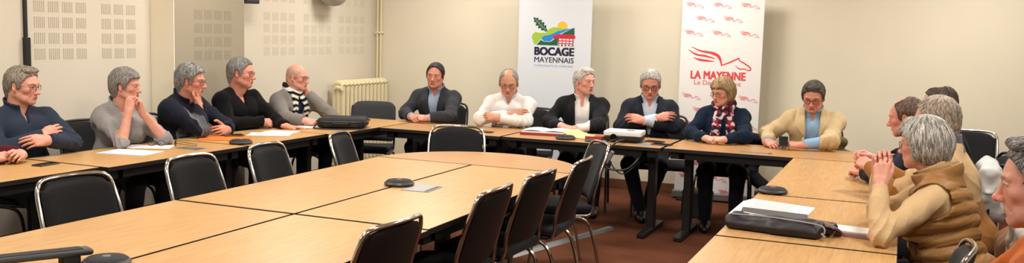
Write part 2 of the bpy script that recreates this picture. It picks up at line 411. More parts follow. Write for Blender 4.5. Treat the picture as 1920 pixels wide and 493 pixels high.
def chair(label, x, y, facing, kind='chrome', group=None, high=1.):
    k = (kind, high)
    if k not in CH: CH[k] = o = make_chair(label, kind, group, high)
    else:
        o = copy_tree(CH[k]); o['label'] = label
        if 'group' in o: del o['group']
        if group: o['group'] = group
    o.location = (x,y,0); o.rotation_euler = (0,0,R_(facing-90)); return o
GL, GR = 'chairs along the left side of the centre table', 'chairs along the right side of the centre table'
chair('empty chrome chair nearest on the left side of the centre table, by the front', -3.285, 3.20, -4, group=GL)
chair('empty chrome chair at left of centre table in front of the grey haired woman', -3.31, 4.04, 2, group=GL)
chair('empty chrome chair at left of centre table facing the man in black sweater', -3.31, 4.72, 6, group=GL)
chair('empty chrome chair at left of centre table just below the black laptop bag', -3.31, 5.56, 14, group=GL)
chair('empty chrome chair at the far rounded end of the centre table, seen front on', -3.03, 6.15, -66)
chair('empty chrome chair seen from behind, nearest on the right side of the centre table', -2.07, 3.10, 176, group=GR)
chair('empty chrome chair seen from behind, second nearest on the right side of centre table', -2.05, 3.99, 180, group=GR)
chair('empty chrome chair seen from behind, third on the right side of centre table', -2.05, 4.60, 178, group=GR)
chair('empty chrome chair seen edge on, fourth on the right side of centre table', -2.03, 5.20, 184, group=GR)
chair('empty chrome chair turned at the rounded end, farthest on the right of the centre table', -2.14, 5.89, 215, group=GR)
chair('empty chrome chair standing near the back wall behind the black sweater', .53, 8.60, -92)
chair('empty charcoal chair in the corner beside the radiator behind the laptop bag', -4.78, 7.78, -70, 'grey')

# ------------------------------------------------------------------ tables
ZT = .74
def leg_parts(t, x, y, ax, L, lx=None):
    """T leg: column and a long foot along ax"""
    if ax == 'y': MB().box(x-.03,x+.03,y-.045,y+.045,.03,ZT-.06).build('leg', M['black'], t, bevel=.006); f = MB().box(x-.032,x+.032,y-L/2,y+L/2,.0,.042)
    else: c = x if lx is None else lx; MB().box(c-.045,c+.045,y-.03,y+.03,.03,ZT-.06).build('leg', M['black'], t, bevel=.006); f = MB().box(x-L/2,x+L/2,y-.032,y+.032,.0,.042)
    f.build('foot', M['black'], t, bevel=.01)
def table(label, x0, x1, y0, y1, ax, legs=(.14,.14), group=None, wm=None, shape=None, name='meeting_table', rails=True, lx=None):
    """ax = direction the table runs along"""
    t = empty(name, (0,0,0)); tag(t, label, 'table', group); wm = wm or M['wood_'+ax]
    e = .005; P = shape or [(x0+e,y0+e),(x1-e,y0+e),(x1-e,y1-e),(x0+e,y1-e)]
    c = A(sum(p[0] for p in P)/len(P), sum(p[1] for p in P)/len(P)); Q = [tuple(A(*p)-nrm(A(*p)-c)*.004) for p in P]
    MB().prism(Q, ZT-.022, ZT).build('tabletop', wm, t, bevel=.002)
    MB().prism(P, ZT-.027, ZT-.0018).build('edging', M['edge'], t)
    if rails:
        i = .05
        if ax == 'y':
            for x in (x0+i, x1-i-.03): MB().box(x,x+.03,y0+.05,y1-.05,ZT-.085,ZT-.027).build('rail', M['black'], t)
            for y in (y0+legs[0], y1-legs[1]): leg_parts(t, (x0+x1)/2, y, 'x', (x1-x0)-.06, lx); MB().box(x0+i,x1-i,y-.02,y+.02,ZT-.085,ZT-.027).build('rail', M['black'], t)
        else:
            for y in (y0+i, y1-i-.03): MB().box(x0+.05,x1-.05,y,y+.03,ZT-.085,ZT-.027).build('rail', M['black'], t)
            for x in (x0+legs[0], x1-legs[1]): leg_parts(t, x, (y0+y1)/2, 'y', (y1-y0)-.06); MB().box(x-.02,x+.02,y0+i,y1-i,ZT-.085,ZT-.027).build('rail', M['black'], t)
    return t
GC = 'tables of the centre block'
table('near left beech table of the centre block, with the slanted grey device', -3.27, -2.575, 1.50, 3.54, 'y', group=GC, lx=-2.70)
table('near right beech table of the centre block, cut by the bottom of the view', -2.568, -1.86, 1.50, 3.54, 'y', group=GC, lx=-2.44)
table('far left beech table of the centre block, bordered by the black chairs', -3.27, -2.575, 3.55, 5.46, 'y', group=GC, lx=-2.70)
table('far right beech table of the centre block, holding a grey cable port plate', -2.568, -1.87, 3.55, 5.46, 'y', group=GC, lx=-2.44)
dsh = [(-2.572+.695*math.cos(R_(a)), 5.472+.655*math.sin(R_(a))) for a in range(0,181,6)]
t = table('half round beech end piece of the centre table', 0,0,0,0, 'x', shape=dsh, rails=False)
MB().tube([(-2.572+.60*math.cos(R_(a)), 5.50+.56*math.sin(R_(a)), ZT-.055) for a in range(0,181,10)], .022, 8).build('rail', M['black'], t); leg_parts(t, -2.57, 5.76, 'x', .55)
GLT, GBT, GRT = 'tables of the left row', 'tables of the back row', 'tables of the right row'
table('left row beech table at the very front with the black phone on it', -5.06, -4.38, 2.70, 4.13, 'y', group=GLT)
table('left row beech table under the open white papers and folded spectacles', -5.02, -4.33, 4.14, 5.42, 'y', group=GLT)
table('left row beech table under the orange folder', -5.02, -4.325, 5.43, 6.40, 'y', group=GLT)
table('corner beech table carrying the black laptop bag', -5.02, -4.26, 6.41, 7.80, 'y', group=GLT, legs=(.14,.42))
table('back row beech table in front of the man in grey suit and pale blue shirt', -4.25, -3.09, 7.10, 7.80, 'x', group=GBT)
table('back row beech table under the open red register', -3.08, -1.725, 7.11, 7.81, 'x', group=GBT)
table('back row beech table in front of the blonde woman with the patterned scarf', -1.715, .03, 7.14, 7.84, 'x', group=GBT)
table('far beech table of the right row, before the clasped hands', -.735, .02, 5.34, 7.13, 'y', group=GRT)
table('right row beech table under the dark document bag and white notebook', -.735, .02, 4.09, 5.33, 'y', group=GRT)
table('nearest beech table of the right row at the bottom edge', -.735, .02, 2.55, 4.08, 'y', group=GRT)
# ------------------------------------------------------------------ roll-up banners
def ribbon(mb, pts, w, y, sub=5):
    P = catmull([A(*p) for p in pts], sub); n = len(P); ww = np.interp(np.linspace(0,1,n), np.linspace(0,1,len(w)), w); L = []; Rr = []
    for i in range(n):
        t = nrm(P[min(i+1,n-1)]-P[max(i-1,0)]); q = A(-t[1],t[0])*ww[i]/2; L.append(P[i]+q); Rr.append(P[i]-q)
    V = [(p[0],y,p[1]) for p in L]+[(p[0],y,p[1]) for p in Rr]; mb.put(V, [(i,i+1,n+i+1,n+i) for i in range(n-1)])
def flatpoly(mb, pts, y): mb.poly([(p[0],y,p[1]) for p in pts])
def ink(name, rgb): return mat(name, lin(rgb), .6, spec=.3)
def text(body, x0, x1, z0, z1, y, m, parent, bold=0., name='lettering'):
    """flat letters filling the box x0..x1, z0..z1 (capital height)"""
    cu = bpy.data.curves.new(name, 'FONT'); cu.body = body; cu.size = 1; cu.extrude = 0; cu.resolution_u = 3
    o = bpy.data.objects.new(name, cu); C.objects.link(o); bpy.context.view_layer.update()
    dg = bpy.context.evaluated_depsgraph_get(); me = bpy.data.meshes.new_from_object(o.evaluated_get(dg)); bpy.data.objects.remove(o)
    co = np.empty(len(me.vertices)*3, f32); me.vertices.foreach_get('co', co); co = co.reshape(-1,3); lo, hi = co.min(0), co.max(0)
    out = np.zeros_like(co); out[:,0] = x0+(co[:,0]-lo[0])/(hi[0]-lo[0])*(x1-x0); out[:,2] = z0+(co[:,1]-lo[1])/(hi[1]-lo[1])*(z1-z0); out[:,1] = y
    me.vertices.foreach_set('co', out.ravel()); me.materials.clear(); me.materials.append(m); me.update(); o = bpy.data.objects.new(name, me); o.name = name
    if bold:   # heavier strokes: the same outlines laid over themselves a little apart
        bm = bmesh.new(); d = bold*(z1-z0)
        for dx in (-1,0,1):
            for dz in (-.6,0,.6):
                k = len(bm.verts); bm.from_mesh(me); bm.verts.ensure_lookup_table()
                for v in bm.verts[k:]: v.co.x += dx*d; v.co.z += dz*d; v.co.y -= .00002*(dx*3+dz)
        bm.to_mesh(me); bm.free()
    return link(o, parent)
def banner(label, x0, x1, y, fabric):
    t = empty('rollup_banner', ((x0+x1)/2,y,0)); tag(t, label, 'banner'); w = (x1-x0)/2
    MB().box(-w,w,-.004,0,.085,2.06).build('panel', fabric, t)
    MB().box(-w-.015,w+.015,-.05,.07,.012,.085).build('base', M['alu'], t, bevel=.012); MB().box(-w+.05,-w+.12,-.14,.16,0,.014).build('foot', M['black'], t); MB().box(w-.12,w-.05,-.14,.16,0,.014).build('foot', M['black'], t)
    MB().tube([(0,.03,.06),(0,.03,2.08)], .010, 8).build('pole', M['alu'], t, smooth=True); MB().box(-w-.005,w+.005,-.012,.012,2.05,2.075).build('top_bar', M['alu'], t)
    return t
YBN = 9.2
t = banner('pale grey white banner with a landscape emblem and the words BOCAGE MAYENNAIS', -3.812, -3.005, YBN, mat('pale_blue_white_banner', lin((214,219,226)), .6))
def b1(u, v):
    px, py = 995+u/4.695, 25+v/4.695; px += py*.013; return (-3.812+(px-975)*.00596+3.4085, 1.957-.00566*py)
yy = -.0055
def shape(name, rgb, pts, y, parent=t, f=b1): mb = MB(); flatpoly(mb, [f(*p) for p in pts], y); return mb.build(name, ink(name+'_ink', rgb), parent)
shape('hill', (158,190,66), [(24,190),(48,164),(92,172),(150,168),(172,136),(215,119),(290,126),(345,128),(250,160),(150,196),(110,214),(64,266),(42,272),(34,244),(20,216)], yy)
shape('sun', (244,186,44), [(288+43*math.cos(R_(a)),112-43*math.sin(R_(a))) for a in range(-16,197,12)], yy)
shape('river_bank', (30,92,66), [(64,276),(102,232),(122,246),(186,246),(216,226),(252,200),(300,166),(392,120),(394,192),(252,200),(250,276)], yy-.0002)
shape('river', (32,132,216), [(104,216),(130,196),(190,184),(250,152),(382,124),(304,156),(242,186),(212,216),(182,241),(124,240)], yy-.0006)
leaf = []
for s_ in (1,-1):
    L = []
    for i in range(25):
        q = i/24; w = 40*math.sin(math.pi*min(q*1.02,1))**.7*(.72+.28*math.cos(q*34)); ax = A(34+124*q, 38+122*q); n = nrm(A(1,-1)); L.append(tuple(ax+n*w*s_))
    leaf += L if s_ > 0 else L[::-1]
shape('leaf', (28,78,54), leaf, yy-.0010)
mb = MB(); ribbon(mb, [b1(50,52),b1(100,105),b1(158,160)], [.004,.006,.004], yy-.0013)
for q in (.3,.45,.6,.75):
    a = (34+124*q, 38+122*q); ribbon(mb, [b1(*a), b1(a[0]+4, a[1]-26)], [.004,.002], yy-.0013); ribbon(mb, [b1(*a), b1(a[0]-24, a[1]-4)], [.004,.002], yy-.0013)
mb.build('leaf_vein', ink('leaf_vein_ink', (150,178,140)), t)
shape('viaduct_roof', (200,40,62), [(208,190),(236,186),(252,178),(388,180),(404,200),(398,213),(246,212),(224,222),(210,214)], yy-.0012)
shape('viaduct', (196,38,60), [(252,212),(388,212),(386,262),(256,262)], yy-.0010)
mb = MB()
for i in range(4):
    for j in range(2): u = 262+i*31; v = 217+j*23; flatpoly(mb, [b1(u,v),b1(u+24,v),b1(u+24,v+14),b1(u,v+14)], yy-.0014)
for i in range(4): u = 264+i*31; flatpoly(mb, [b1(u,v_) for v_ in (0,)] if 0 else [b1(u,280),b1(u,266),b1(u+8,260),b1(u+16,266),b1(u+16,280)], yy-.0014)
mb.build('viaduct_opening', ink('pale_opening_ink', (226,222,224)), t)
shape('viaduct_foot', (26,40,44), [(256,268),(388,268),(388,278),(256,278)], yy-.0008)
x0, z1 = b1(50,295); x1, z0 = b1(390,362); text('BOCAGE', x0, x1, z0, z1, yy, ink('navy_ink', (34,30,58)), t, .075)
x0, z1 = b1(47,379); x1, z0 = b1(391,425); text('MAYENNAIS', x0, x1, z0, z1, yy, ink('slate_ink', (52,52,74)), t, .02)
x0, z1 = b1(46,441); x1, z0 = b1(388,462); text('COMMUNAUTÉ DE COMMUNES', x0, x1, z0, z1, yy, ink('pale_blue_ink', (140,172,206)), t, .0)

t2 = banner('white banner with the red winged horse and the words LA MAYENNE', -2.075, -1.288, YBN, mat('warm_white_banner', lin((228,224,222)), .6))
def b2p(px, py): px += py*(.028+.030*(px-1281)/154); return (-2.075+(px-1281)*.00511+1.6815, 1.975-.00532*py)
def b2(u, v): return b2p(1270+u/2.9, v/2.9)
RED = ink('red_ink', (216,66,68)); RED2 = ink('soft_red_ink', (222,126,126))
def horse(mb, cx, cy, s, y, k=1.):
    f = lambda u, v: b2(cx+(u-238)*s, cy+(v-308)*s); q = .00176*s*k
    ribbon(mb, [f(84,250),f(135,272),f(195,281),f(234,300),f(250,345)], [2*q,9*q,15*q,17*q,5*q], y); ribbon(mb, [f(68,267),f(110,291),f(165,299),f(216,311)], [2*q,10*q,11*q,3*q], y)
    ribbon(mb, [f(96,308),f(130,319),f(170,323),f(212,326)], [2*q,12*q,11*q,2*q], y); ribbon(mb, [f(246,346),f(296,326),f(344,303)], [5*q,8*q,6*q], y)
    ribbon(mb, [f(340,303),f(346,316),f(372,331),f(400,350),f(402,363),f(386,366),f(372,359),f(345,360),f(322,344)], [3*q,6*q,7*q,7*q,7*q,5*q,5*q,6*q,2*q], y)
mb = MB(); horse(mb, 238, 308, 1., yy); mb.build('winged_horse', RED, t2)
rows = [(10,0),(35,1),(61,0),(178,0),(203,1),(228,0),(253,1),(278,0),(303,1),(328,0),(353,1)]
for py, odd in rows:
    for i in range(4):
        px = 1304+i*52-(31 if odd else 0)-py*.022
        if 1280-.02*py < px-13 and px+15 < 1436-.055*py: mb = MB(); horse(mb, (px-1270)*2.9, py*2.9, .30, yy, 1.5); mb.build('winged_horse', RED2, t2)
x0, z1 = b2(85,379); x1, z0 = b2(375,420); text('LA MAYENNE', x0, x1, z0, z1, yy, RED, t2, .05)
x0, z1 = b2(103,428); x1, z0 = b2(352,460); text('Le Département', x0, x1, z0, z1, yy, ink('light_red_ink', (226,110,108)), t2, .012)

# ------------------------------------------------------------------ things on the tables
def at(name, label, cat, x, y, rz=0, z=ZT, group=None): t = empty(name, (x,y,z), R_(rz)); return tag(t, label, cat, group)
def puck(label, x, y, rz=0, s=1.):
    t = at('conference_microphone', label, 'microphone', x, y, rz, group='round table microphones')
    MB().lathe([(.001,0),(.074*s,0),(.082*s,.006),(.084*s,.014),(.076*s,.024)], 32).build('body', M['plas'], t, smooth=True)
    MB().lathe([(.074*s,.0235),(.066*s,.031),(.03*s,.035),(.001,.035)], 32).build('cap', M['nylon'], t, smooth=True); MB().lathe([(.001,.035),(.016*s,.0352),(.014*s,.037),(.001,.0372)], 20).build('button', M['plas2'], t, smooth=True)
puck('round grey table microphone in the foreground beside the slanted grey device', -2.57, 2.44)
puck('round dark microphone at the middle joint of the centre tables', -2.56, 4.50)
puck('round dark microphone near the orange folder on the left row', -4.45, 5.49)
puck('round dark microphone in front of the open red register', -2.56, 7.25)
puck('round dark microphone at the joint of the right row tables', -.655, 5.40)
t = at('conference_control_unit', 'slanted slim dark grey control bar with rounded end on the near left table', 'control unit', -2.665, 2.455, -23)
g = Grid((-.06,-.62,.0),(.06,.05,.12),.005,.04).add(bxr((0,-.27,.050),(.036,.275,.012),.0115, rotx(-.03))); V, F = g.mesh(); mk('body', V, F, M['plas'], t)
MB().obox((0,-.27,.0625), (.05,.48,.002), rotx(-.03)).build('panel', M['nylon'], t); MB().box(-.03,.03,-.10,-.04,0,.045).build('foot', M['nylon'], t, bevel=.006); MB().box(-.03,.03,-.50,-.44,0,.05).build('foot', M['nylon'], t, bevel=.006)
def port(label, x, y, rz, w=.15, d=.20):
    t = at('cable_port', label, 'cable port', x, y, rz, group='cable port plates'); MB().box(-w/2,w/2,-d/2,d/2,.0,.0035).build('plate', M['alu'], t, bevel=.001); MB().box(w/2-.028,w/2-.008,-d/2+.01,d/2-.01,.0036,.0042).build('slot', M['edge'], t)
port('grey metal cable port plate beside the microphone in the middle of the centre tables', -2.40, 4.47, 4, .16, .20)
port('grey metal cable port plate at the bottom edge near the round microphone', -2.39, 2.40, 4, .16, .22)
port('grey cable port plate on the left row beside the white papers', -4.55, 5.08, 0, .18, .10)
port('grey cable port plate on the back table in front of the scarfed woman', -1.02, 7.27, 0, .24, .07)
def phone(label, x, y, rz, z=ZT, w=.074, l=.150, tilt=None):
    t = at('mobile_phone', label, 'phone', x, y, rz, z); MB().box(-w/2,w/2,-l/2,l/2,0,.009).build('body', M['plas'], t, bevel=.004); MB().box(-w/2+.004,w/2-.004,-l/2+.004,l/2-.004,.009,.0096).build('screen', M['phone'], t)
    if tilt: t.rotation_euler = tilt
    return t
phone('black phone lying on the front left row table by clasped hands', -4.70, 4.02, 6)
phone('black phone lying on the orange folder', -4.79, 5.82, -30, ZT+.0065)
phone('black phone on the back table before the man in white shirt', -3.33, 7.32, 80)
phone('dark phone lying beside the blue card on the back table', -1.77, 7.33, 84, ZT, .09, .16)
phone('dark phone in a case lying behind the other phone near the projector', -1.87, 7.50, 80, ZT, .08, .15)
def paper(label, x, y, rz, w=.21, l=.297, m='white', n=1, cat='paper', name='paper_sheet', group=None, z=ZT, lines=True):
    t = at(name, label, cat, x, y, rz, z, group); mb = MB(); V = []; F = []; k = 8
    for j in range(k+1):
        for i in range(k+1): V.append((-w/2+w*i/k, -l/2+l*j/k, .0012*n+.0035*max(0,(i/k-.6))**2*4*(1 if n > 1 else .5)))
    for j in range(k):
        for i in range(k): a = j*(k+1)+i; F.append((a,a+1,a+k+2,a+k+1))
    mb.put(V, F).build('sheet', M[m], t, smooth=True)
    if n > 1: MB().box(-w/2,w/2,-l/2,l/2,.0,.0011*n).build('sheets', M[m], t)
    if lines:
        mb = MB()
        for r in range(12): mb.box(-w/2+.02,-w/2+.02+(w-.05)*(.6+.35*random.random()),l/2-.04-r*.018,l/2-.037-r*.018,.0012*n+.0006,.0012*n+.0009)
        mb.build('printed_lines', M['ink'], t)
    return t
paper('open white papers lying flat in front of the grey haired woman', -4.72, 4.70, -78, .25, .34, n=2, lines=False)
paper('white sheets tucked partly under the elbows of the grey haired woman', -4.83, 4.99, -60, .21, .30, n=1, lines=False)
paper('white printed sheets before the man in black sweater', -4.66, 6.10, -62, .24, .33, n=1)
paper('white sheet with red print beside the hand of the man in black', -4.70, 6.30, -80, .20, .26)
paper('white paper under the pen hand of the man in striped scarf', -4.72, 6.78, -60, .21, .29)
t = at('folder', 'orange cardboard folder on the left row table', 'folder', -4.74, 5.66, -64); MB().box(-.13,.13,-.18,.18,0,.003).box(-.125,.13,-.175,.175,.003,.006).build('cover', M['orange'], t)
# spectacles lying on the table
def spectacles(label, x, y, rz, m):
    t = at('spectacles', label, 'spectacles', x, y, rz); f = MB()
    for sx in (-1,1):
        f.tube([(sx*.034+.025*math.cos(a), .004*math.cos(a), .022+.019*math.sin(a)) for a in [2*math.pi*i/18 for i in range(18)]], .0022, 6, closed=True)
    f.tube([(-.010,0,.024),(0,.002,.028),(.010,0,.024)], .002, 6, sub=3); f.build('frame', m, t, smooth=True)
    for sx in (-1,1):
        MB().tube([(sx*.060,0,.028),(sx*.062,.06,.016),(sx*.058,.115,.006),(sx*.052,.145,.003)], .002, 6, sub=4).build('temple', m, t, smooth=True)
        MB().poly([(sx*.034+.0235*math.cos(a), 0, .022+.0175*math.sin(a)) for a in [2*math.pi*i/18 for i in range(18)]]).build('lens', M['lens'], t)
spectacles('dark patterned spectacles standing open on the white papers', -4.83, 5.05, 20, M['gblack'])
spectacles('thin black spectacles lying folded beside the white papers', -4.74, 5.14, -50, M['gblack'])
# laptop bag
t = at('laptop_bag', 'black nylon laptop bag lying flat on the corner table', 'bag', -4.50, 6.92, 24)
g = Grid((-.24,-.20,0),(.24,.20,.12),.007,.04).add(bxr((0,0,.048),(.205,.155,.044),.035)).disp(lambda X,Y,Z: .004*tri((X,Y,Z),26)); g.cut(lambda X,Y,Z: .002-Z); V, F = g.mesh(); mk('body', V, F, M['nylon'], t)
MB().tube([(x,y,.062) for x,y in [(-.20,-.14),(0,-.158),(.20,-.14),(.208,0),(.20,.14),(0,.158),(-.20,.14),(-.208,0)]], .0055, 6, closed=True, sub=4).build('zip', M['plas'], t, smooth=True)
MB().box(-.15,.15,-.165,-.152,.02,.055).build('pocket', M['nylon'], t, bevel=.005); MB().tube([(-.07,-.155,.075),(-.06,-.185,.05),(.06,-.185,.05),(.07,-.155,.075)], .009, 8, sub=5).build('handle', M['nylon'], t, smooth=True)
MB().tube([(-.20,.0,.05),(-.235,-.08,.012),(-.20,-.20,.006),(.0,-.225,.006),(.18,-.20,.008)], .008, 6, sub=5, flat=.5).build('strap', M['nylon'], t, smooth=True)
# register, papers, box, projector
t = at('register', 'open red covered register with white pages on the back table', 'book', -2.83, 7.52, 8)
MB().box(-.20,.20,-.15,.15,0,.022).build('cover', M['red'], t, bevel=.003)
V = []; F = []
for j in range(2):
    for i in range(15): x = -.19+.38*i/14; V.append((x, -.14+.28*j, .034+.010*(abs(math.sin(x/.19*math.pi)))))
F = [(i,i+1,i+16,i+15) for i in range(14)]; MB().put(V, F).build('page', M['white'], t, smooth=True); MB().box(-.19,.19,-.14,.14,.022,.034).build('page_block', M['white'], t)
t = at('paper_leaf', 'cream paper leaf curling open beside the red register', 'paper', -2.50, 7.50, -14); V = []; F = []
for j in range(2):
    for i in range(11): V.append((-.14+.27*i/10, -.13+.27*j, .003+.045*max(0,1-i/7)**1.6))
MB().put(V, [(i,i+1,i+12,i+11) for i in range(10)]).build('leaf', M['beige'], t, smooth=True)
t = at('notepad', 'small red and cream notepad beside the projector', 'notepad', -2.345, 7.36, 5); MB().box(-.07,.07,-.05,.05,0,.03).build('pad', M['red'], t, bevel=.003); MB().box(-.068,.0,-.048,.048,.03,.034).build('label_sheet', M['beige'], t)
t = at('cable_tin', 'dark flat round disc before the red notepad', 'disc', -2.33, 7.22, 0); MB().lathe([(.001,0),(.05,0),(.052,.010),(.046,.016),(.001,.017)], 24).build('body', M['plas'], t, smooth=True)
t = at('projector', 'white video projector with black underside on the back table', 'projector', -2.10, 7.40, 6)
MB().box(-.15,.15,-.115,.115,.012,.052).build('lower_case', M['black'], t, bevel=.008); MB().box(-.155,.155,-.12,.12,.052,.092).build('upper_case', M['proj'], t, bevel=.012, seg=3)
MB().tube([(-.07,-.118,.045),(-.07,-.135,.045)], .026, 20).build('lens', M['phone'], t, smooth=True)
MB().box(.0,.12,-.122,-.119,.03,.05).build('vent', M['edge'], t)
for sx in (-1,1):
    for sy in (-1,1): MB().lathe([(.012,0),(.012,.013)], 12, (sx*.12,sy*.08,0)).build('foot', M['plas'], t)
MB().box(.02,.08,-.03,.03,.092,.094).build('button_panel', M['plas2'], t)
t = at('business_card', 'blue card lying between the projector and the phones', 'card', -1.905, 7.29, 10); MB().box(-.06,.06,-.04,.04,0,.003).build('card', M['blue'], t)
def cable(label, pts, r=.005, m='black', loops=1):
    t = empty('cable', pts[0]); tag(t, label, 'cable'); mb = MB(); mb.tube([A(*p)-A(*pts[0]) for p in pts], r, 8, sub=6); mb.build('cord', M[m], t, smooth=True); return t
cable('black projector cable sagging in a loop under the back table', [(-2.06,7.26,.77),(-2.08,7.06,.76),(-2.16,7.03,.64),(-2.12,7.03,.56),(-1.98,7.05,.56),(-1.90,7.10,.64),(-1.90,7.2,.68)], .008)
cable('thin black cable hanging in a loop below the projector', [(-2.12,7.26,.77),(-2.14,7.06,.75),(-2.10,7.04,.60),(-2.02,7.06,.52),(-1.95,7.10,.56),(-1.92,7.2,.62),(-1.92,7.25,.68)])
t = empty('plug_block', (-2.17,7.05,.60)); tag(t, 'black socket block with pale plugs hanging under the projector', 'socket block')
MB().obox((0,0,0), (.13,.05,.06), roty(.3)).build('block', M['black'], t, bevel=.008); MB().obox((-.05,-.025,.03), (.04,.03,.045), roty(.5)).build('plug', M['proj'], t, bevel=.005); MB().obox((.06,-.02,.05), (.03,.03,.11), roty(.5)).build('plug', M['alu'], t, bevel=.005); MB().tube([(0,0,.02),(.01,.02,.09),(.03,.08,.13)], .006, 8, sub=3).build('cord', M['black'], t)
t = empty('cable_cover', (-2.46,6.38,0)); tag(t, 'grey floor cable cover running to the back table leg', 'cable cover')
d = nrm(A(-2.17+2.50, 7.42-6.20, 0)); n = A(-d[1],d[0],0); P0, P1 = A(-2.56,6.02,0)-A(-2.46,6.38,0), A(-2.19,7.40,0)-A(-2.46,6.38,0)
MB().put([P0-n*.045,P0+n*.045,P0+n*.02+A(0,0,.018),P0-n*.02+A(0,0,.018),P1-n*.045,P1+n*.045,P1+n*.02+A(0,0,.018),P1-n*.02+A(0,0,.018)], [(0,1,2,3),(4,7,6,5),(0,4,5,1),(1,5,6,2),(2,6,7,3),(3,7,4,0)]).build('cover', M['alu'], t)
# document bag and notebook on the right row
t = at('document_bag', 'dark open document bag with papers sticking out on the right row', 'bag', -.49, 4.35, -8)
g = Grid((-.26,-.16,0),(.26,.17,.13),.006,.04).add(bxr((0,-.075,.030),(.205,.060,.024),.011, rotx(.30))).add(bxr((.08,-.085,.034),(.10,.055,.024),.010, rotx(.3)@rotz(.12)),.01).add(bxr((0,.035,.020),(.20,.10,.016),.015),.02).add(rc((-.19,-.09,.03),(-.20,.10,.02),.026,.018),.03).add(bxr((.21,.02,.03),(.03,.06,.02),.018),.02); g.disp(lambda X,Y,Z: .007*tri((X,Y,Z),34)+.003*tri((X,Y,Z),80,3)); g.cut(lambda X,Y,Z: .002-Z); V, F = g.mesh(); mk('body', V, F, mat('plum_black_nylon', lin((25,20,28)), .6, noise=(40,.2), bump=(200,.3)), t)
MB().tube([(-.19,-.10,.066),(0,-.085,.069),(.20,-.10,.062),(.225,-.11,.03)], .004, 6, sub=5).build('zip', M['alu'], t, smooth=True)
MB().tube([(.215,-.115,.03),(.228,-.122,.018),(.222,-.126,.008)], .007, 8).build('zip_pull', M['chrome'], t, smooth=True)
MB().tube([(.20,-.02,.048),(.245,-.04,.050),(.265,.01,.028),(.245,.05,.018),(.20,.05,.030)], .016, 8, sub=5, flat=.35).build('handle', mat('brown_leather', lin((84,56,50)), .5), t, smooth=True)
MB().obox((.17,.03,.052), (.13,.08,.006), roty(.05)).build('flap', mat('mauve_leather', lin((104,78,76)), .5), t, bevel=.002)
t = at('paper_stack', 'white papers with handwriting standing out of the dark document bag', 'papers', -.51, 4.39, -8, ZT)
M_ = rotx(.12)@roty(.03)
for k in range(4): MB().obox((-.03+.006*k,.02+.006*k,.066+.004*k), (.33-.01*k,.23,.0018), M_).build('sheet', M['white'], t)
mb = MB()
for r in range(7): mb.obox((-.04,.10-r*.022,.0915-.0026*r), (.22*(.7+.3*random.random()),.003,.0006), M_)
mb.build('handwriting', M['ink'], t)
MB().obox((0,-.055,.070), (.30,.05,.012), rotx(.5)).build('clear_sleeve', mat('clear_plastic_sleeve', lin((120,118,120)), .15, trans=.3), t, bevel=.003)
t = at('notebook', 'white page notebook with mauve cover beside the elbow on the right row', 'notebook', -.20, 4.42, -8)
MB().box(-.145,.15,-.075,.075,0,.018).build('cover', mat('mauve_cover', lin((140,108,108)), .6), t, bevel=.003); MB().box(-.143,.15,-.055,.073,.018,.024).build('page', M['white'], t, bevel=.001); MB().box(-.158,-.140,.045,.07,.016,.02).build('tab', mat('green_tab', lin((120,180,60)), .6), t)
# ------------------------------------------------------------------ people: parametric seated figures
def hand_prims(sx, curl, thumb, spread=.0, s=1.):
    """right hand for sx=1: +Y fingers, +Z back of the hand, thumb towards -X*sx; curl = 4 x (mcp, pip) degrees"""
    ps = []; xs = (-.031,-.0105,.010,.0295); ky = (.090,.095,.089,.079); Ls = (.078,.086,.079,.063)
    for i in range(4):
        x = xs[i]*sx; base = A(x*.55,.012,0); kn = A(x,ky[i],.001-.0035*abs(i-1.2))
        ps.append((rc(base*s, kn*s, .0145*s, .0112*s), .012))
    ps.append((el(A(-.024*sx,.036,-.012)*s, A(.017,.032,.015)*s), .012)); ps.append((el(A(.022*sx,.04,-.010)*s, A(.014,.034,.012)*s), .012))
    tips = []
    for i in range(4):
        x = xs[i]*sx; p = A(x,ky[i],.001-.0035*abs(i-1.2)); a1, a2 = curl[i]; ang = 0; sp = spread*(i-1.5)*sx; r = (.0092,.0096,.0092,.008)[i]
        for j, (fr, da) in enumerate(((.44,a1),(.31,a2),(.25,a2*.6))):
            ang += R_(da); d = A(math.sin(sp)*math.cos(ang), math.cos(sp)*math.cos(ang), -math.sin(ang)); q = p+d*Ls[i]*fr
            ps.append((rc(p*s, q*s, r*s, (r-.0009)*s), .0022)); p = q; r -= .0008
        tips.append(p)
    b = A(-.026*sx,.018,-.010); t = thumb; m = A(-(.050-.022*t)*sx, .056, -.012-.022*t); e1 = m+A((-.014+.036*t)*sx,.030,-.008-.006*t); e2 = e1+A((.004+.016*t)*sx,.024,-.004)
    ps += [(rc(b*s, m*s, .015*s, .0118*s), .010), (rc(m*s, e1*s, .0112*s, .0102*s), .003), (rc(e1*s, e2*s, .0102*s, .0085*s), .002)]
    return ps
CURL = dict(flat=[(4,6)]*4, relaxed=[(22,28),(26,32),(30,36),(34,40)], grip=[(48,58),(54,62),(58,66),(60,66)], fist=[(72,88),(76,92),(78,94),(80,92)], clasp=[(38,74),(42,78),(46,80),(50,80)], drape=[(30,18),(30,20),(32,22),(34,24)], wrap=[(34,40),(36,42),(38,44),(40,46)])
def frame_from(y, z):
    y = nrm(y); z = nrm(A(*z)-y*(A(*z)@y)); x = np.cross(y, z); return np.stack([x,y,z],1)
def ik(S, W, l1, l2, pole):
    v = W-S; d = np.linalg.norm(v); mx = (l1+l2)*.999
    if d > mx: l1, l2 = l1*d/mx, l2*d/mx
    d = min(d, l1+l2-1e-4); n = v/np.linalg.norm(v)
    a = (l1*l1-l2*l2+d*d)/(2*d); h = math.sqrt(max(l1*l1-a*a, 0)); p = A(*pole); p = nrm(p-n*(p@n))
    return S+n*a+p*h
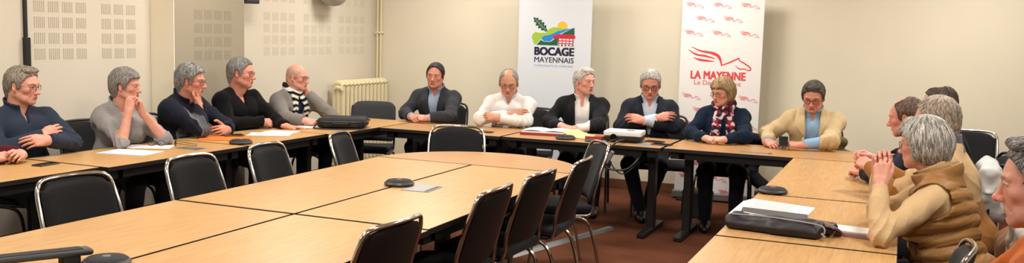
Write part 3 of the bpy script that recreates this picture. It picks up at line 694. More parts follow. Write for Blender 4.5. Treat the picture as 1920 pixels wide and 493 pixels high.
def skeleton(P):
    s = P.get('s',1.); fem = P.get('fem',0); lean = R_(P.get('lean',6)); T = rotz(R_(P.get('twist',0)))@roty(R_(P.get('side',0)))@rotx(-lean)
    K = dict(s=s, T=T, fem=fem, g=P.get('girth',.3)); pel = A(0,0,.46+.09*s); K['pel'] = pel; K['pt'] = lambda x,y,z: pel+T@(A(x,y,z)*s)
    hw = (.156 if fem else .176)*P.get('sw',1.)
    K['neck'] = K['pt'](0,-.012,.492); up = P.get('shrug',0)
    hp = P.get('head',{}); hs = s*P.get('hs',1.)*(.95 if fem else 1.); K['hs'] = hs
    H = rotz(R_(hp.get('yaw',0)))@rotx(R_(hp.get('pitch',0)))@roty(R_(hp.get('roll',0))); K['hrot'] = H
    nv = nrm(T@A(0,.25,1)*.6+H@A(0,.0,1)*.4); K['head'] = K['neck']+nv*.140*s+H@A(0,.022,.0)*hs+A(*hp.get('off',(0,0,0)))
    for sd, n in ((1,'R'),(-1,'L')):
        K['S'+n] = K['pt'](sd*hw, P.get('sfwd',.01), .412+up)
        a = P['arm'+n]
        if 'HW' in a: a['w'] = K['head']+H@A(*a['HW'])*hs
        W = A(*a['w']); K['W'+n] = W
        K['E'+n] = ik(K['S'+n], W, .295*s, .262*s, a.get('pole',(sd*.6,-.5,-.8)))
        if 'e' in a: K['E'+n] = A(*a['e'])
        fd = a.get('dir'); fd = nrm(W-K['E'+n]) if fd is None else nrm(fd)
        K['hand'+n] = frame_from(fd, a.get('n',(0,0,1)))
    return K
def torso(K, o=0., belly=1.):
    s, T, g, fem = K['s'], K['T'], K['g'], K['fem']; pt = K['pt']; e = lambda c, r: el(pt(*c), A(*r)*s+o, T); L = []
    L.append(e((0,-.02,.02),(.185,.13,.12))); L.append(e((0,.012+.035*g,.14),(.150+.03*g,.105+.065*g,.15))); L.append(e((0,.0,.30),(.155 if not fem else .140,.110,.165)))
    L.append(rc(pt(-.10,-.012,.395), pt(.10,-.012,.395), .062*s+o, .062*s+o))
    for sd in (1,-1):
        S = K['S'+('R' if sd > 0 else 'L')]
        L.append(rc(pt(sd*.02,-.025,.475), S+T@A(-sd*.03,-.01,.012)*s, .040*s+o, .040*s+o)); L.append(e((sd*.075,.055,.345),(.085,.055,.08)))
        L.append(rc(pt(sd*.095,-.005,.34), S, .070*s+o, .054*s+o))
        if fem: L.append(e((sd*.075,.085,.285),(.075,.07,.075)))
    return L
def arm(K, n, o=0., end=1., start=0.):
    """sleeve-like arm; end<1 stops in the middle of the forearm (0..1 of forearm), end<0 stops on the upper arm"""
    s = K['s']; S, E, W = K['S'+n], K['E'+n], K['W'+n]; k = .88 if K['fem'] else 1.; L = []
    if end <= 0:
        p = S+(E-S)*(1+end); d = nrm(E-S); return [rc(S, E, .054*s*k+o, .047*s*k+o+.006, (p, d))]
    L.append(rc(S, E, .054*s*k+o, .044*s*k+o)); p = E+(W-E)*end; d = nrm(W-E)
    L.append(rc(E, W+d*.03, .047*s*k+o, .031*s*k+o*1.0, (p, d)))
    return L
def bounds(ps, m=.03): return np.min([p[0] for p in ps],0)-m, np.max([p[1] for p in ps],0)+m
def tint(V, base, amp=.0, fr=20, seed=0): return np.tile(np.array(base), (len(V),1))*(1+amp*tri((V[:,0],V[:,1],V[:,2]), fr, seed))[:,None]
def ell(V, c, r, soft=.35):
    """0..1 mask of an ellipsoid"""
    d = np.sqrt((((V-A(*c))/A(*r))**2).sum(1)); return np.clip((1+soft-d)/(2*soft), 0, 1)
def mixc(col, m, c): return col*(1-m[:,None])+np.array(c)*m[:,None]

def head_mesh(P, K, h):
    hs = K['hs']; fem = K['fem']; f = P.get('face',{}); fw = f.get('w',1.); old = f.get('old',.6); jaw = f.get('jaw',1.); nose = f.get('nose',1.)
    inv = K['hrot'].T/hs; nb = inv@(K['neck']+K['T']@A(0,0,-.035)*K['s']-K['head'])
    g = Grid((-.105,-.15,-.30),(.105,.145,.14),h/hs,.03)
    g.add(el((0,-.014,.034),(.0755*fw,.096,.087))); g.add(el((0,.014,.012),(.069*fw,.080,.080)),.02)
    g.add(el((0,.030,-.042),(.055*fw*jaw,.056,.066)),.03); g.add(el((0,-.06,-.015),(.055,.045,.06)),.03)
    for x in (1,-1):
        g.add(rc((x*.051*fw*jaw,-.004,-.052),(x*.018,.062,-.094),.020,.017),.025)
        g.add(el((x*.043*fw,.056,-.020),(.020,.020,.016)),.02)
        g.add(rc((x*.012,.088,.022),(x*.044*fw,.074,.022),.0085,.008),.012)
    g.add(el((0,.068,-.097),(.020,.016,.016)),.02); g.add(el((0,.072,-.062),(.028,.020,.024)),.02)
    for x in (1,-1): g.sub(el((x*.0305,.097,-.001),(.016,.017,.0105)),.014)
    n1 = A(0,.108*(.6+.4*nose)+.003,-.035)
    g.add(rc((0,.084,.012),n1-A(0,.003,0),.0075,.0105*nose),.010); g.add(el(n1,(.0115*nose,.010,.0098)),.006)
    for x in (1,-1):
        g.add(el((x*.0135*nose,.097,-.038),(.0085,.011,.0085)),.006); g.sub(el((x*.007,.104,-.046),(.0035,.004,.003)),.003)
        g.add(el((x*.0305,.0735,-.0015),(.0140,.0135,.0132)))
        g.add(rc((x*.019,.083,.0045),(x*.031,.0875,.0085),.0036,.0038),.004); g.add(rc((x*.031,.0875,.0085),(x*.043,.080,.0035),.0038,.0034),.004)
        g.add(rc((x*.019,.082,-.008),(x*.042,.078,-.009),.0032,.0036),.005)
        g.sub(rc((x*.021,.094,-.036),(x*.034,.078,-.068),.0025,.003),.010*old+.002)
        if old > .5: g.add(el((x*.032,.079,-.017),(.011,.005,.005)),.006); g.add(el((x*.040*fw,.042,-.078),(.014,.018,.018)),.02)
    mo = f.get('mouth',0.)
    g.sub(rc((-.022,.0925,-.0685),(.022,.0925,-.0685),.0022,.0022),.003)
    g.add(rc((-.016,.0885,-.0645),(.016,.0885,-.0645),.0042,.0042),.004); g.add(rc((-.014,.0875,-.0735-mo),(.014,.0875,-.0735-mo),.0050,.0050),.004)
    g.sub(rc((-.012,.089,-.083),(.012,.089,-.083),.004,.004),.008)
    Mx = rotz(R_(18)); ez = f.get('ear',1.)
    for x in (1,-1):
        Me = rotz(R_(-x*24))@rotx(R_(12)); g.add(el((x*.079*fw,-.008,-.006),(.0075,.018*ez,.032*ez),Me),.004); g.sub(el((x*.0865*fw,-.004,-.004),(.006,.009,.016),Me),.004)
        g.add(el((x*.076*fw,.002,-.034),(.006,.008,.009)),.004)
    nr = (.050 if fem else .060)*P.get('nk',1.)
    g.add(rc((0,-.032,-.045), nb, nr, nr*1.06),.03); g.add(rc((0,.012,-.085), nb+A(0,.02,.02), .030, .034),.03)
    if old > .8: g.add(rc((0,.045,-.098),(0,.016,-.15),.018,.016),.03)
    V, F = g.mesh()
    sk = np.array(lin(P['skin'])); col = tint(V, sk, .05, 45)
    red = sk*A(1.12,.70,.66)
    col = mixc(col, .42*ell(V,n1,(.016,.018,.014),.7), red); col = mixc(col, .40*ell(V,(0,.105,-.03),(.016,.03,.018),.6), red)
    for x in (1,-1):
        col = mixc(col, .38*ell(V,(x*.043,.062,-.032),(.024,.03,.022),.9), red); col = mixc(col, .45*ell(V,(x*.08,-.008,-.006),(.02,.024,.035),.4), red)
        col = mixc(col, .38*ell(V,(x*.0305,.085,-.006),(.019,.02,.013),.5), sk*A(.62,.48,.44))
    st = f.get('stubble',0.)
    if st:
        m = ell(V,(0,.045,-.085),(.062,.055,.05),.4); m = np.maximum(m, ell(V,(0,.095,-.055),(.028,.015,.010),.4)); col = mixc(col, st*m, lin(f.get('stubc',(120,115,112))))
    lip = lin(f.get('lip',(160,92,84))); col = mixc(col, .75*ell(V,(0,.094,-.0645),(.021,.012,.0045),.3), lip); col = mixc(col, .75*ell(V,(0,.092,-.0735-mo),(.019,.012,.0055),.3), lip)
    col = mixc(col, .75*ell(V,(0,.095,-.0685-mo*.4),(.022,.012,.0016+mo*.6),.4), A(.06,.02,.02))
    bc = lin(f.get('brow',(95,85,78)))
    for x in (1,-1):
        m = ell(V,(x*.030,.088,.0215),(.0175,.016,.0048),.4); col = mixc(col, f.get('browm',.7)*m, bc)
        d = f.get('gaze',0.)
        op = f.get('open',.0045)
        m = ell(V,(x*.0305,.088,-.001),(.0125,.010,op),.25); col = mixc(col, m, lin((205,196,188)))
        col = mixc(col, m*ell(V,(x*.0305+d*.006,.088,-.001),(.0055,.012,.0055),.2), lin((62,50,44)))
        col = mixc(col, .8*ell(V,(x*.0305,.088,.0045),(.0145,.012,.0018),.5), lin((70,45,38)))
    return xf(V*hs, K['hrot'], K['head']), F, col
HL = dict(  # hairline height over the head's depth: y -> lowest z
 short=([-.12,-.06,-.034,-.026,.010,.014,.030,.036,.052,.066,.078,.10],[-.085,-.085,-.06,.018,.026,-.012,-.012,.022,.045,.066,.072,.078]),
 high=([-.12,-.06,-.034,-.026,.010,.014,.028,.034,.045,.056,.066,.10],[-.080,-.080,-.055,.018,.028,-.010,-.010,.028,.062,.090,.098,.20]),
 bob=([-.12,-.02,.012,.022,.045,.060,.075,.10],[-.095,-.09,-.075,.00,.035,.052,.055,.058]))
def hair_mesh(P, K, h):
    hp = P['hair']; st = hp.get('style','short'); hs = K['hs']; fw = P.get('face',{}).get('w',1.); t = hp.get('t',.009); ht = hp.get('top',0.)
    g = Grid((-.13,-.16,-.19),(.13,.14,.18),h/hs,.03); sd = hp.get('seed',1)
    g.add(el((0,-.014,.034+ht*.5),(.0755*fw+t,.096+t,.087+t+ht*.5))); g.add(el((0,.014,.012+ht*.6),(.070*fw+t*.9,.079+t*.7,.080+t+ht*.5)),.02)
    g.add(el((0,-.062,-.02),(.056+t*.7,.045+t*.8,.062+t*.3)),.03); g.add(rc((0,-.05,-.03),(0,-.055,-.075),.052+t*.4,.050),.02)
    if st == 'bob':
        q = hp.get('len',.0)
        g.add(el((0,-.026,.0),(.094+t*.4,.094+t*.6,.098+t*.3)),.03)
        for x in (1,-1): g.add(rc((x*.066,-.012,.02),(x*.073,-.012,-.055-q),.030,.022),.03)
        g.add(rc((0,-.075,.0),(0,-.066,-.055-q),.055,.045),.03)
        for i in range(-3,4): g.add(rc((i*.012+hp.get('part',.0),.055,.110),(i*.017,.082,.060+.004*abs(i)),.013,.010),.015)
    if hp.get('quiff'):
        q = hp['quiff']
        for i in range(-4,5): g.add(rc((i*.011,.030,.108),(i*.012,.066+.006*math.cos(i),.098+q*(1-.03*i*i)),.016,.010),.012)
    ys, zs = HL[hp.get('line', st if st in HL else 'short')]
    dz = hp.get('dz',.006 if st != 'bob' else 0.); zs = [z+dz*(1 if y > .03 else 0) for y, z in zip(ys, zs)]
    def region(X,Y,Z):
        zl = np.interp(Y, ys, zs)
        if hp.get('bow'): zl = zl+hp['bow']*np.clip(1-(np.abs(X)/.045)**2,-1,1)*(Y > .03)
        r = (zl-Z)*.75
        return r+.0035*tri((X,Y,Z),130,sd)
    g.cut(region,.006)
    if hp.get('bald'):   # bare crown
        b = hp['bald']; c = hp.get('baldc',(0,.025,.135))
        g.sub(el(c,b),.008)
    am = hp.get('amp',.0014)
    def strands(X,Y,Z):
        az = np.arctan2(X, -(Y+.02)+.25*np.abs(X)); r = np.sqrt(X*X+(Y+.02)**2)
        return am*(.5*np.sin(az*hp.get('fr',46)+1.6*np.sin(r*40+sd)+Z*18+2*tri((X,Y,Z),30,sd))*np.clip(r/.05,.2,1)*.6+.9*tri((X,Y,Z*.5),110,sd+3))
    g.disp(strands)
    V, F = g.mesh()
    if len(V) == 0: return None
    c0 = np.array(lin(hp['col'])); c1 = np.array(lin(hp.get('col2', hp['col'])))
    az = np.arctan2(V[:,0], -(V[:,1]+.02)); w = .5+.5*np.sin(az*26+5*np.sin(V[:,2]*60+az*2)+9*V[:,2]); w = np.clip(w*.7+.3*(.5+.5*tri((V[:,0],V[:,1],V[:,2]),70,sd)),0,1)
    col = c0*(1-w[:,None])+c1*w[:,None]
    if 'side' in hp:
        m = np.clip((.045-V[:,2])/.04,0,1)*np.clip((.06-V[:,1])/.04,0,1); col = mixc(col, .8*m, lin(hp['side']))
    V, F, col = strand_coat(V, F, col, hp, c0, c1, sd, g)
    return xf(V*hs, K['hrot'], K['head']), F, col
def vnormals(V, F):
    n = np.cross(V[F[:,2]]-V[F[:,0]], V[F[:,3]]-V[F[:,1]]); N = np.zeros_like(V)
    for k in range(4): np.add.at(N, F[:,k], n)
    return N/(np.linalg.norm(N,axis=1)[:,None]+1e-12)
class Field:
    """samples a grid's distance and gradient"""
    def __init__(s, g): s.g = g
    def d(s, p):
        g = s.g; u = (p-g.lo)/g.h; u = np.clip(u, 0, np.array(g.D.shape)-1.001); i = u.astype(int); f = u-i; r = 0
        for a in (0,1):
            for b in (0,1):
                for c in (0,1): r = r+g.D[i[:,0]+a,i[:,1]+b,i[:,2]+c]*(f[:,0] if a else 1-f[:,0])*(f[:,1] if b else 1-f[:,1])*(f[:,2] if c else 1-f[:,2])
        return r
    def n(s, p):
        e = .004; G = np.stack([s.d(p+A(e,0,0))-s.d(p-A(e,0,0)), s.d(p+A(0,e,0))-s.d(p-A(0,e,0)), s.d(p+A(0,0,e))-s.d(p-A(0,0,e))],1); return G/(np.linalg.norm(G,axis=1)[:,None]+1e-9)
def strand_coat(V, F, col, hp, c0, c1, sd, g):
    """tapered locks lying on the hair, combed away from the crown"""
    if hp.get('t',.012) < .006: return V, F, col
    n = hp.get('n', 1100); rg = np.random.RandomState(sd+11); N = vnormals(V, F); bob = hp.get('style','short') == 'bob'; fld = Field(g)
    w = np.clip((V[:,2]+.11)/.03,0,1)+.05; idx = rg.choice(len(V), n, p=w/w.sum()); q = V[idx].copy(); p0 = q.copy(); cr = A(hp.get('cx',.012), -.03, .13)
    L = hp.get('L', .026 if not bob else .06)*(.6+.7*rg.rand(n)); seg = 5; r0 = hp.get('r',.0013); lift = hp.get('lift',.12)*rg.rand(n)*(1 if not bob else .4)
    jit = rg.normal(0,hp.get('mess',.14 if not bob else .06),q.shape); P = []; Ns = []; sgn = np.where(q[:,0] > hp.get('cx',.012), 1., -1.)
    for k in range(seg+1):
        nn = fld.n(q); q = q-nn*(fld.d(q)-lift*L*(k/seg)**1.5-.0002)[:,None]; P.append(q.copy()); Ns.append(nn)
        d = q-cr; d[:,2] -= .04; d /= np.linalg.norm(d,axis=1)[:,None]+1e-9
        fr = np.clip((q[:,1]-.0)/.05,0,1)*np.clip((q[:,2]-.045)/.04,0,1)
        if bob: d = d*.6+A(0,-.10,-.75)*(1-fr)[:,None]+np.stack([.55*sgn,.35+0*sgn,-.1+0*sgn],1)*fr[:,None]
        else: d = d+A(0,-.35,-.35)*np.clip((.04-q[:,2])/.05,0,1)[:,None]+A(hp.get('sweep',.7),hp.get('fwd',.25),.1)*fr[:,None]
        d = d+jit; d = d-nn*((d*nn).sum(1))[:,None]; d /= np.linalg.norm(d,axis=1)[:,None]+1e-9; q = q+d*(L/seg)[:,None]
    P = np.stack(P,1); n0 = np.stack(Ns,1); T = np.gradient(P,axis=1); T /= np.linalg.norm(T,axis=2)[:,:,None]+1e-9
    B = np.cross(T,n0); B /= np.linalg.norm(B,axis=2)[:,:,None]+1e-9; U = np.cross(B,T)
    rr = r0*np.array([.5,1,1,.95,.7,.12])[None,:,None]; ring = [P+rr*(1.9*B*math.cos(a)+U*math.sin(a)*.9) for a in (R_(90),R_(210),R_(330))]
    R3 = np.stack(ring,2); base = len(V); m = (seg+1)*3; vv = R3.reshape(-1,3); fs = []; o = base+np.arange(n)*m
    for k in range(seg):
        for a in range(3):
            b = (a+1)%3; fs.append(np.stack([o+k*3+a,o+k*3+b,o+(k+1)*3+b,o+(k+1)*3+a],1))
    t = rg.rand(n)**1.2; cc = c0*(1-t[:,None])*.85+c1*t[:,None]*1.1
    if 'side' in hp:
        mm = np.clip((.045-p0[:,2])/.04,0,1)*np.clip((.06-p0[:,1])/.04,0,1); cc = mixc(cc, .8*mm, lin(hp['side'])*A(1,1,1)*1.)
    return np.concatenate([V,vv]), np.concatenate([F]+fs), np.concatenate([col,np.repeat(cc,m,0)])
def glasses(P, K, root):
    gp = P['glasses']; hs = K['hs']; mb = MB(); r = gp.get('r',.0014); w, hh = gp.get('size',(.0235,.0175)); y0 = .101; fw = P.get('face',{}).get('w',1.)
    for x in (1,-1):
        pts = []
        for i in range(20):
            a = 2*math.pi*i/20; c, s_ = math.cos(a), math.sin(a); e = gp.get('sq',.75)
            px = abs(c)**e*np.sign(c)*w; pz = abs(s_)**e*np.sign(s_)*hh
            pts.append((x*(.0325)+px, y0-.010*((abs(x*.0325+px)-.01)/.05)**2*1.6, -.004+pz))
        mb.tube(pts, r, 6, closed=True)
        mb.tube([(x*(.0325+w),y0-.012,.004),(x*.073*fw,.075,.006),(x*.080*fw,.02,.006),(x*.082*fw,-.008,.012),(x*.080*fw,-.022,-.004)], r, 6, sub=4)
    mb.tube([(-.0105,y0,.002),(0,y0+.003,.005),(.0105,y0,.002)], r, 6, sub=3)
    mb.xform(K['hrot']*hs, K['head'])
    o = mb.build('glasses', gp['mat'], root, smooth=True)
    ln = MB()
    for x in (1,-1):
        ln.poly([(x*.0325+w*.96*abs(math.cos(a))**.75*np.sign(math.cos(a)), y0-.010*((abs(x*.0325+w*.96*math.cos(a))-.01)/.05)**2*1.6, -.004+hh*.96*abs(math.sin(a))**.75*np.sign(math.sin(a))) for a in [2*math.pi*i/20 for i in range(20)]])
    ln.xform(K['hrot']*hs, K['head']); ln.build('lens', M['lens'], o)
    return o
def hand_mesh(P, K, n, h):
    """hand with wrist and some forearm, in the frame of the hand"""
    a = P['arm'+n]; s = K['s']*(.92 if K['fem'] else 1.)*a.get('hs',1.); sx = 1 if n == 'R' else -1
    cur = a.get('curl','relaxed'); cur = CURL[cur] if isinstance(cur, str) else cur
    Hf = K['hand'+n]; W = K['W'+n]; E = Hf.T@(K['E'+n]-W); k = .88 if K['fem'] else 1.
    bare = a.get('bare',.35)
    ps = hand_prims(sx, cur, a.get('thumb',.35), a.get('spread',.05), s)
    fd = E*bare; ss = K['s']
    fo = rc((0,0,0), fd, .0275*s, (.0275+.019*bare)*ss*k); allp = [p for p, _ in ps]+[fo]
    if bare >= 1: fo = rc((0,0,0), E, .0275*s, .047*ss*k); fo2 = rc(E, E+Hf.T@(K['S'+n]-K['E'+n])*.6, .046*ss*k, .052*ss*k); allp += [fo, fo2]
    lo, hi = bounds(allp, .012); g = Grid(lo, hi, h, .02)
    for p, kk in ps: g.add(p, kk)
    g.add(fo, .018)
    if bare >= 1: g.add(fo2, .02)
    for x in (-.012,.012): g.add(rc((x*s,-.03*s,0),(x*1.1*s,.02*s,0),.017*s,.016*s),.015)
    V, F = g.mesh()
    sk = np.array(lin(P.get('handskin', P['skin']))); col = tint(V, sk, .06, 90)
    for i in range(4): col = mixc(col, .25*ell(V, A((-.031,-.0105,.010,.0295)[i]*sx,.09,.008)*s, A(.009,.012,.012)*s,.7), sk*A(1.05,.66,.6))
    return xf(V, Hf, W), F, col
def body_mesh(P, K, hh, hd):
    """the whole person as one mesh: head, hands and the figure under the clothes"""
    parts = [head_mesh(P, K, hh), hand_mesh(P, K, 'R', hd), hand_mesh(P, K, 'L', hd)]
    ps = torso(K, -.006)
    for n in 'RL':
        e = -.02 if P['arm'+n].get('bare',.35) >= 1 else .8
        ps += arm(K, n, -.007, e)
    lp = legs(P, K, -.006); ps += lp
    lo, hi = bounds(ps); g = Grid(lo, hi, .014, .05).adds(ps, .035); V, F = g.mesh(); V = rest(V, zt=.758); parts.append((V, F, tint(V, lin(P['skin']))))
    Vs, Fs, Cs, b = [], [], [], 0
    for V, F, c in parts: Vs.append(V); Fs.append(F+b); Cs.append(c); b += len(V)
    return np.concatenate(Vs), np.concatenate(Fs), np.concatenate(Cs)
def legs(P, K, o):
    s = K['s']; L = []; lg = P.get('legs',{})
    for sd, n in ((1,'R'),(-1,'L')):
        hip = A(sd*.092*s,.0,K['pel'][2]-.005); q = lg.get(n,{}); kn = A(*q.get('k',(sd*.13,.42*s,.50))); an = A(*q.get('a',(sd*.12,.36*s,.09)))
        K['K'+n], K['A'+n] = kn, an
        L += [rc(hip, kn, .085*s+o, .060*s+o), rc(kn, an, .058*s+o, .040*s+o)]
    return L
def wrinkle(K, amp):
    T, pel, sc_ = K['T'], K['pel'], K['s']
    def crease(v): return np.abs(np.sin(v))**.6-.6
    def fn(X,Y,Z):
        d = 0
        for n in 'RL':
            S, E, W = K['S'+n], K['E'+n], K['W'+n]
            r2 = (X-E[0])**2+(Y-E[1])**2+(Z-E[2])**2; w = np.exp(-r2/(.10**2)); u = nrm(nrm(W-E)-nrm(S-E))
            d = d+1.3*w*crease(((X-E[0])*u[0]+(Y-E[1])*u[1]+(Z-E[2])*u[2])*75+1.6*tri((X,Y,Z),24,2))
            u2 = nrm(E-S); r2 = (X-S[0])**2+(Y-S[1])**2+(Z-S[2]+.07)**2; w2 = np.exp(-r2/(.10**2)); v = nrm(u2+A(0,.0,.9))
            d = d+.8*w2*crease(((X-S[0])*v[0]+(Y-S[1])*v[1]+(Z-S[2])*v[2])*60+1.8*tri((X,Y,Z),18,4))
        return amp*2.3*(d+.9*crease((X*.8+Z*.6+.3*Y)*26+2.2*tri((X,Y,Z),13,5))*.6+.9*tri((X+.4*Z,Y-.5*Z,Z*.6),38,5)+.5*tri((X,Y,Z),17,8))
    return fn
def garment(K, o, sleeve, hem=-.055, neck='crew', v=None, lapel=None, amp=.003, k=.03, collar=None, h=.0065, gap=None, extra=None, nkr=.062, pat=None):
    """a top: torso and sleeves grown by o.  neck: crew | none ; v=(z_bottom, half width at the neck[, width at hem]) opens the front"""
    s, T, pel = K['s'], K['T'], K['pel']; ps = torso(K, o)
    for n in 'RL':
        if sleeve is not None: ps += arm(K, n, o*.62, sleeve if not isinstance(sleeve, dict) else sleeve[n])
    if extra: ps += extra
    lo, hi = bounds(ps, .035); lo[2] = max(lo[2], pel[2]+hem-.03); g = Grid(lo, hi, h, .05)
    g.adds(ps, k)
    X, Y, Z = g.P(); q = lambda X,Y,Z: tuple((T[0,i]*(X-pel[0])+T[1,i]*(Y-pel[1])+T[2,i]*(Z-pel[2]))/s for i in range(3))
    if amp: g.disp(wrinkle(K, amp))
    if pat: g.disp(lambda X,Y,Z: pat(*q(X,Y,Z)))
    tx, ty, tz = q(X,Y,Z)
    opening = lambda tz, v: np.interp(tz, v[0], v[1])
    if v is not None:
        w = opening(tz, v); op = np.maximum((np.abs(tx-(v[2] if len(v) > 2 else 0))-w)*.8, -(ty-.0))
        g.D = smax(g.D, -op.astype(f32), .004)
    if lapel is not None:
        g2 = Grid(lo, hi, h, .05); g2.adds(torso(K, o+lapel[2]), k); w = opening(tz, v); lw = np.interp(tz, lapel[0], lapel[1])
        band = np.maximum(np.maximum(w-.004-np.abs(tx), np.abs(tx)-w-lw), -(ty-.01)); g2.D = np.maximum(g2.D, (band*.8).astype(f32)); g2.D = np.where(lw > .002, g2.D, .05).astype(f32)
        g.D = np.minimum(g.D, g2.D)
    nb = K['neck']; hd = K['head']+K['hrot']@A(0,-.03,-.06)*K['hs']; nd = nrm(hd-nb)
    if neck == 'crew': g.sub(rc(nb-nd*.02, nb+nd*.25, nkr*s, nkr*s*1.12), .008)
    if collar is not None:   # (offset, height back, height front, thickness, gap half width)
        off, hb, hf, th, gp = collar; a0 = nb-nd*.05; R0 = .058*s*(.9 if K['fem'] else 1.)
        wx, wy, wz = X-a0[0], Y-a0[1], Z-a0[2]; ax = wx*nd[0]+wy*nd[1]+wz*nd[2]
        rr = np.sqrt(np.maximum(wx*wx+wy*wy+wz*wz-ax*ax, 1e-9)); ht = hb+(hf-hb)*np.clip((ty-(-.04))/.11,0,1)
        c = np.maximum(np.abs(rr-(R0+off+.25*np.maximum(ax-.05,0)*(1 if off < .02 else 0)))-th, np.maximum(ax-.05-ht, -ax))
        if gp: c = np.maximum(c, -np.maximum(np.abs(tx)-gp-.35*np.maximum(ax-.03,0), -ty+.02))
        g.D = smin(g.D, c.astype(f32), .006)
    hz = pel[2]+hem; g.cut(lambda X,Y,Z: hz-Z)
    return g.mesh()
def rest(V, y=.165, seat=True, zt=.7425):
    """arms lie on the table top, thighs on the seat"""
    V = V.copy(); m = (V[:,2] > .66) & (V[:,2] < zt) & (V[:,1] > y); V[m,2] = zt
    if seat: m = (V[:,2] > .40) & (V[:,2] < .486) & (V[:,1] < .27); V[m,2] = .486
    return V
def person(P):
    K = skeleton(P); res = P.get('res',1.)
    V, F, col = body_mesh(P, K, .0030*res, .0032*res); V = rest(V)
    root = mk('person', V, F, M['skin'], None, col); root.location = P['loc']; root.rotation_euler = (0,0,R_(P['face_dir']-90)); tag(root, P['label'], 'person', P.get('group'))
    if P.get('hair'):
        r = hair_mesh(P, K, .0032*res)
        if r: mk('hair', r[0], r[1], M['hair'], root, r[2])
    for c in P['wear']:
        V, F = garment(K, c['o'], c.get('sleeve',1.), c.get('hem',-.055), c.get('neck','crew'), c.get('v'), c.get('lapel'), c.get('amp',.003), c.get('k',.028), c.get('collar'), c.get('h',.0065)*res, extra=c.get('extra',lambda K: None)(K), nkr=c.get('nkr',.062), pat=c.get('pat'))
        V = rest(V); col = tint(V, lin(c['col']), .04, 25)
        if 'paint' in c: col = c['paint'](V, col, K)
        o = mk(c['name'], V, F, M[c.get('mat','cloth')], root, col)
        if 'label' in c: o['label'] = c['label']
    t = P.get('trousers',(28,28,34)); ps = legs(P, K, .010)+[el(K['pt'](0,-.02,.0), A(.185,.13,.115)*K['s']+.008, K['T'])]
    lo, hi = bounds(ps); g = Grid(lo, hi, .011, .05).adds(ps, .03); zc = K['pt'](0,0,.07)[2]; g.cut(lambda X,Y,Z: np.maximum(Z-zc, .06-Z)); g.disp(lambda X,Y,Z: .003*tri((X,Y,Z),40)); V, F = g.mesh(); V = rest(V, 9)
    mk('skirt' if P.get('skirt') else 'trousers', V, F, M['cloth'], root, tint(V, lin(t)))
    for n in 'RL':
        a = K['A'+n]; fz = A(0,1,0); ky = P.get('legs',{}).get(n,{}).get('foot',(0,1)); fz = nrm(A(ky[0],ky[1],0)); sd = A(-fz[1],fz[0],0); c = A(a[0],a[1],0); zl = a[2]-.09
        ps = [rc(c-fz*.045+A(0,0,.042+zl), c+fz*.05+A(0,0,.045+zl), .038, .044), rc(c+fz*.05+A(0,0,.04+zl), c+fz*.16+A(0,0,.030+zl), .045, .030), rc(c+A(0,0,.05+zl), c+A(0,0,.11+zl), .043, .040)]
        lo, hi = bounds(ps); g = Grid(lo, hi, .009, .04).adds(ps, .03); g.cut(lambda X,Y,Z: zl+.004-Z); V, F = g.mesh(); mk('shoe', V, F, M['shoe'], root)
    if P.get('glasses'): glasses(P, K, root)
    if P.get('more'): P['more'](P, K, root)
    return root, K
# ------------------------------------------------------------------ the seated people
LIGHTSKIN, PINK, TAN, RUDDY = (206,156,134), (210,152,132), (196,142,114), (202,138,118)
def build(P):
    fd = R_(P['face_dir']-90); Rl = rotz(-fd); L = A(*P['loc'])
    for n in 'RL':
        a = P['arm'+n]
        if 'W' in a: a['w'] = Rl@(A(*a['W'])-L)
        if 'E' in a: a['e'] = Rl@(A(*a['E'])-L)
        if 'D' in a: a['dir'] = Rl@A(*a['D'])
        if 'N' in a: a['n'] = Rl@A(*a['N'])
    h = P['head']
    if 'dir' in h: h['yaw'] = (h['dir']-P['face_dir']+180) % 360-180
    return person(P)
def pchair(label, x, y, f, kind='black', high=1.): return chair(label, x, y, f, kind, None, high)
def shirt(col, v=None, o=.010, **k): return dict(dict(name='shirt', o=o, col=col, sleeve=.98, collar=(.010,.050,.034,.0045,.012), neck='crew', h=.006, v=v, amp=.0022), **k)
def blazer(col, deep=.16, wn=.072, **k):
    return dict(dict(name='jacket', o=.022, col=col, sleeve=.94, v=([-.2,deep-.03,deep,deep+.12,.46,.56],[.004,.004,.006,.032,wn-.012,wn]), lapel=([deep-.02,deep+.02,.36,.41,.43,.50],[.0,.022,.062,.072,.045,.035],.009), collar=(.024,.030,.0,.006,.055), neck='crew', amp=.0035), **k)
def scarf(P, K, root, wdt, off, paint, zl, name='scarf', x0=.058):
    T, pel, s = K['T'], K['pel'], K['s']; ps = torso(K, off); lo, hi = bounds(ps, .03); g = Grid(lo, hi, .006, .05); g.adds(ps, .03)
    X, Y, Z = g.P(); tx, ty, tz = tuple((T[0,i]*(X-pel[0])+T[1,i]*(Y-pel[1])+T[2,i]*(Z-pel[2]))/s for i in range(3))
    c = x0+.030*np.clip((.44-tz)/.3,0,1)-.022*np.clip((tz-.40)/.1,0,1); band = np.maximum(np.maximum(np.abs(np.abs(tx)-c)-wdt, -(ty-.0)), zl-tz); g.D = smax(g.D, (band*.85).astype(f32), .012)
    inner = Grid(lo, hi, .006, .05).adds(torso(K, off-.018), .03); g.D = np.maximum(g.D, -inner.D)
    nb = K['neck']; nd = nrm(K['head']+K['hrot']@A(0,-.03,-.06)*K['hs']-nb)
    for i in range(16):
        a0, a1 = 2*math.pi*i/16, 2*math.pi*(i+1)/16; r = .078*s; q = lambda a: nb+T@A(r*math.cos(a), r*math.sin(a)*1.0+.008, .030-.030*math.sin(a))*1.
        g.add(rc(q(a0), q(a1), .026, .026), .010)
    g.disp(lambda X,Y,Z: .004*tri((X,Y,Z),60,3)); V, F = g.mesh(); V = rest(V)
    tv = (V-pel)@T/s
    mk(name, V, F, M['knit'], root, paint(V, tv))
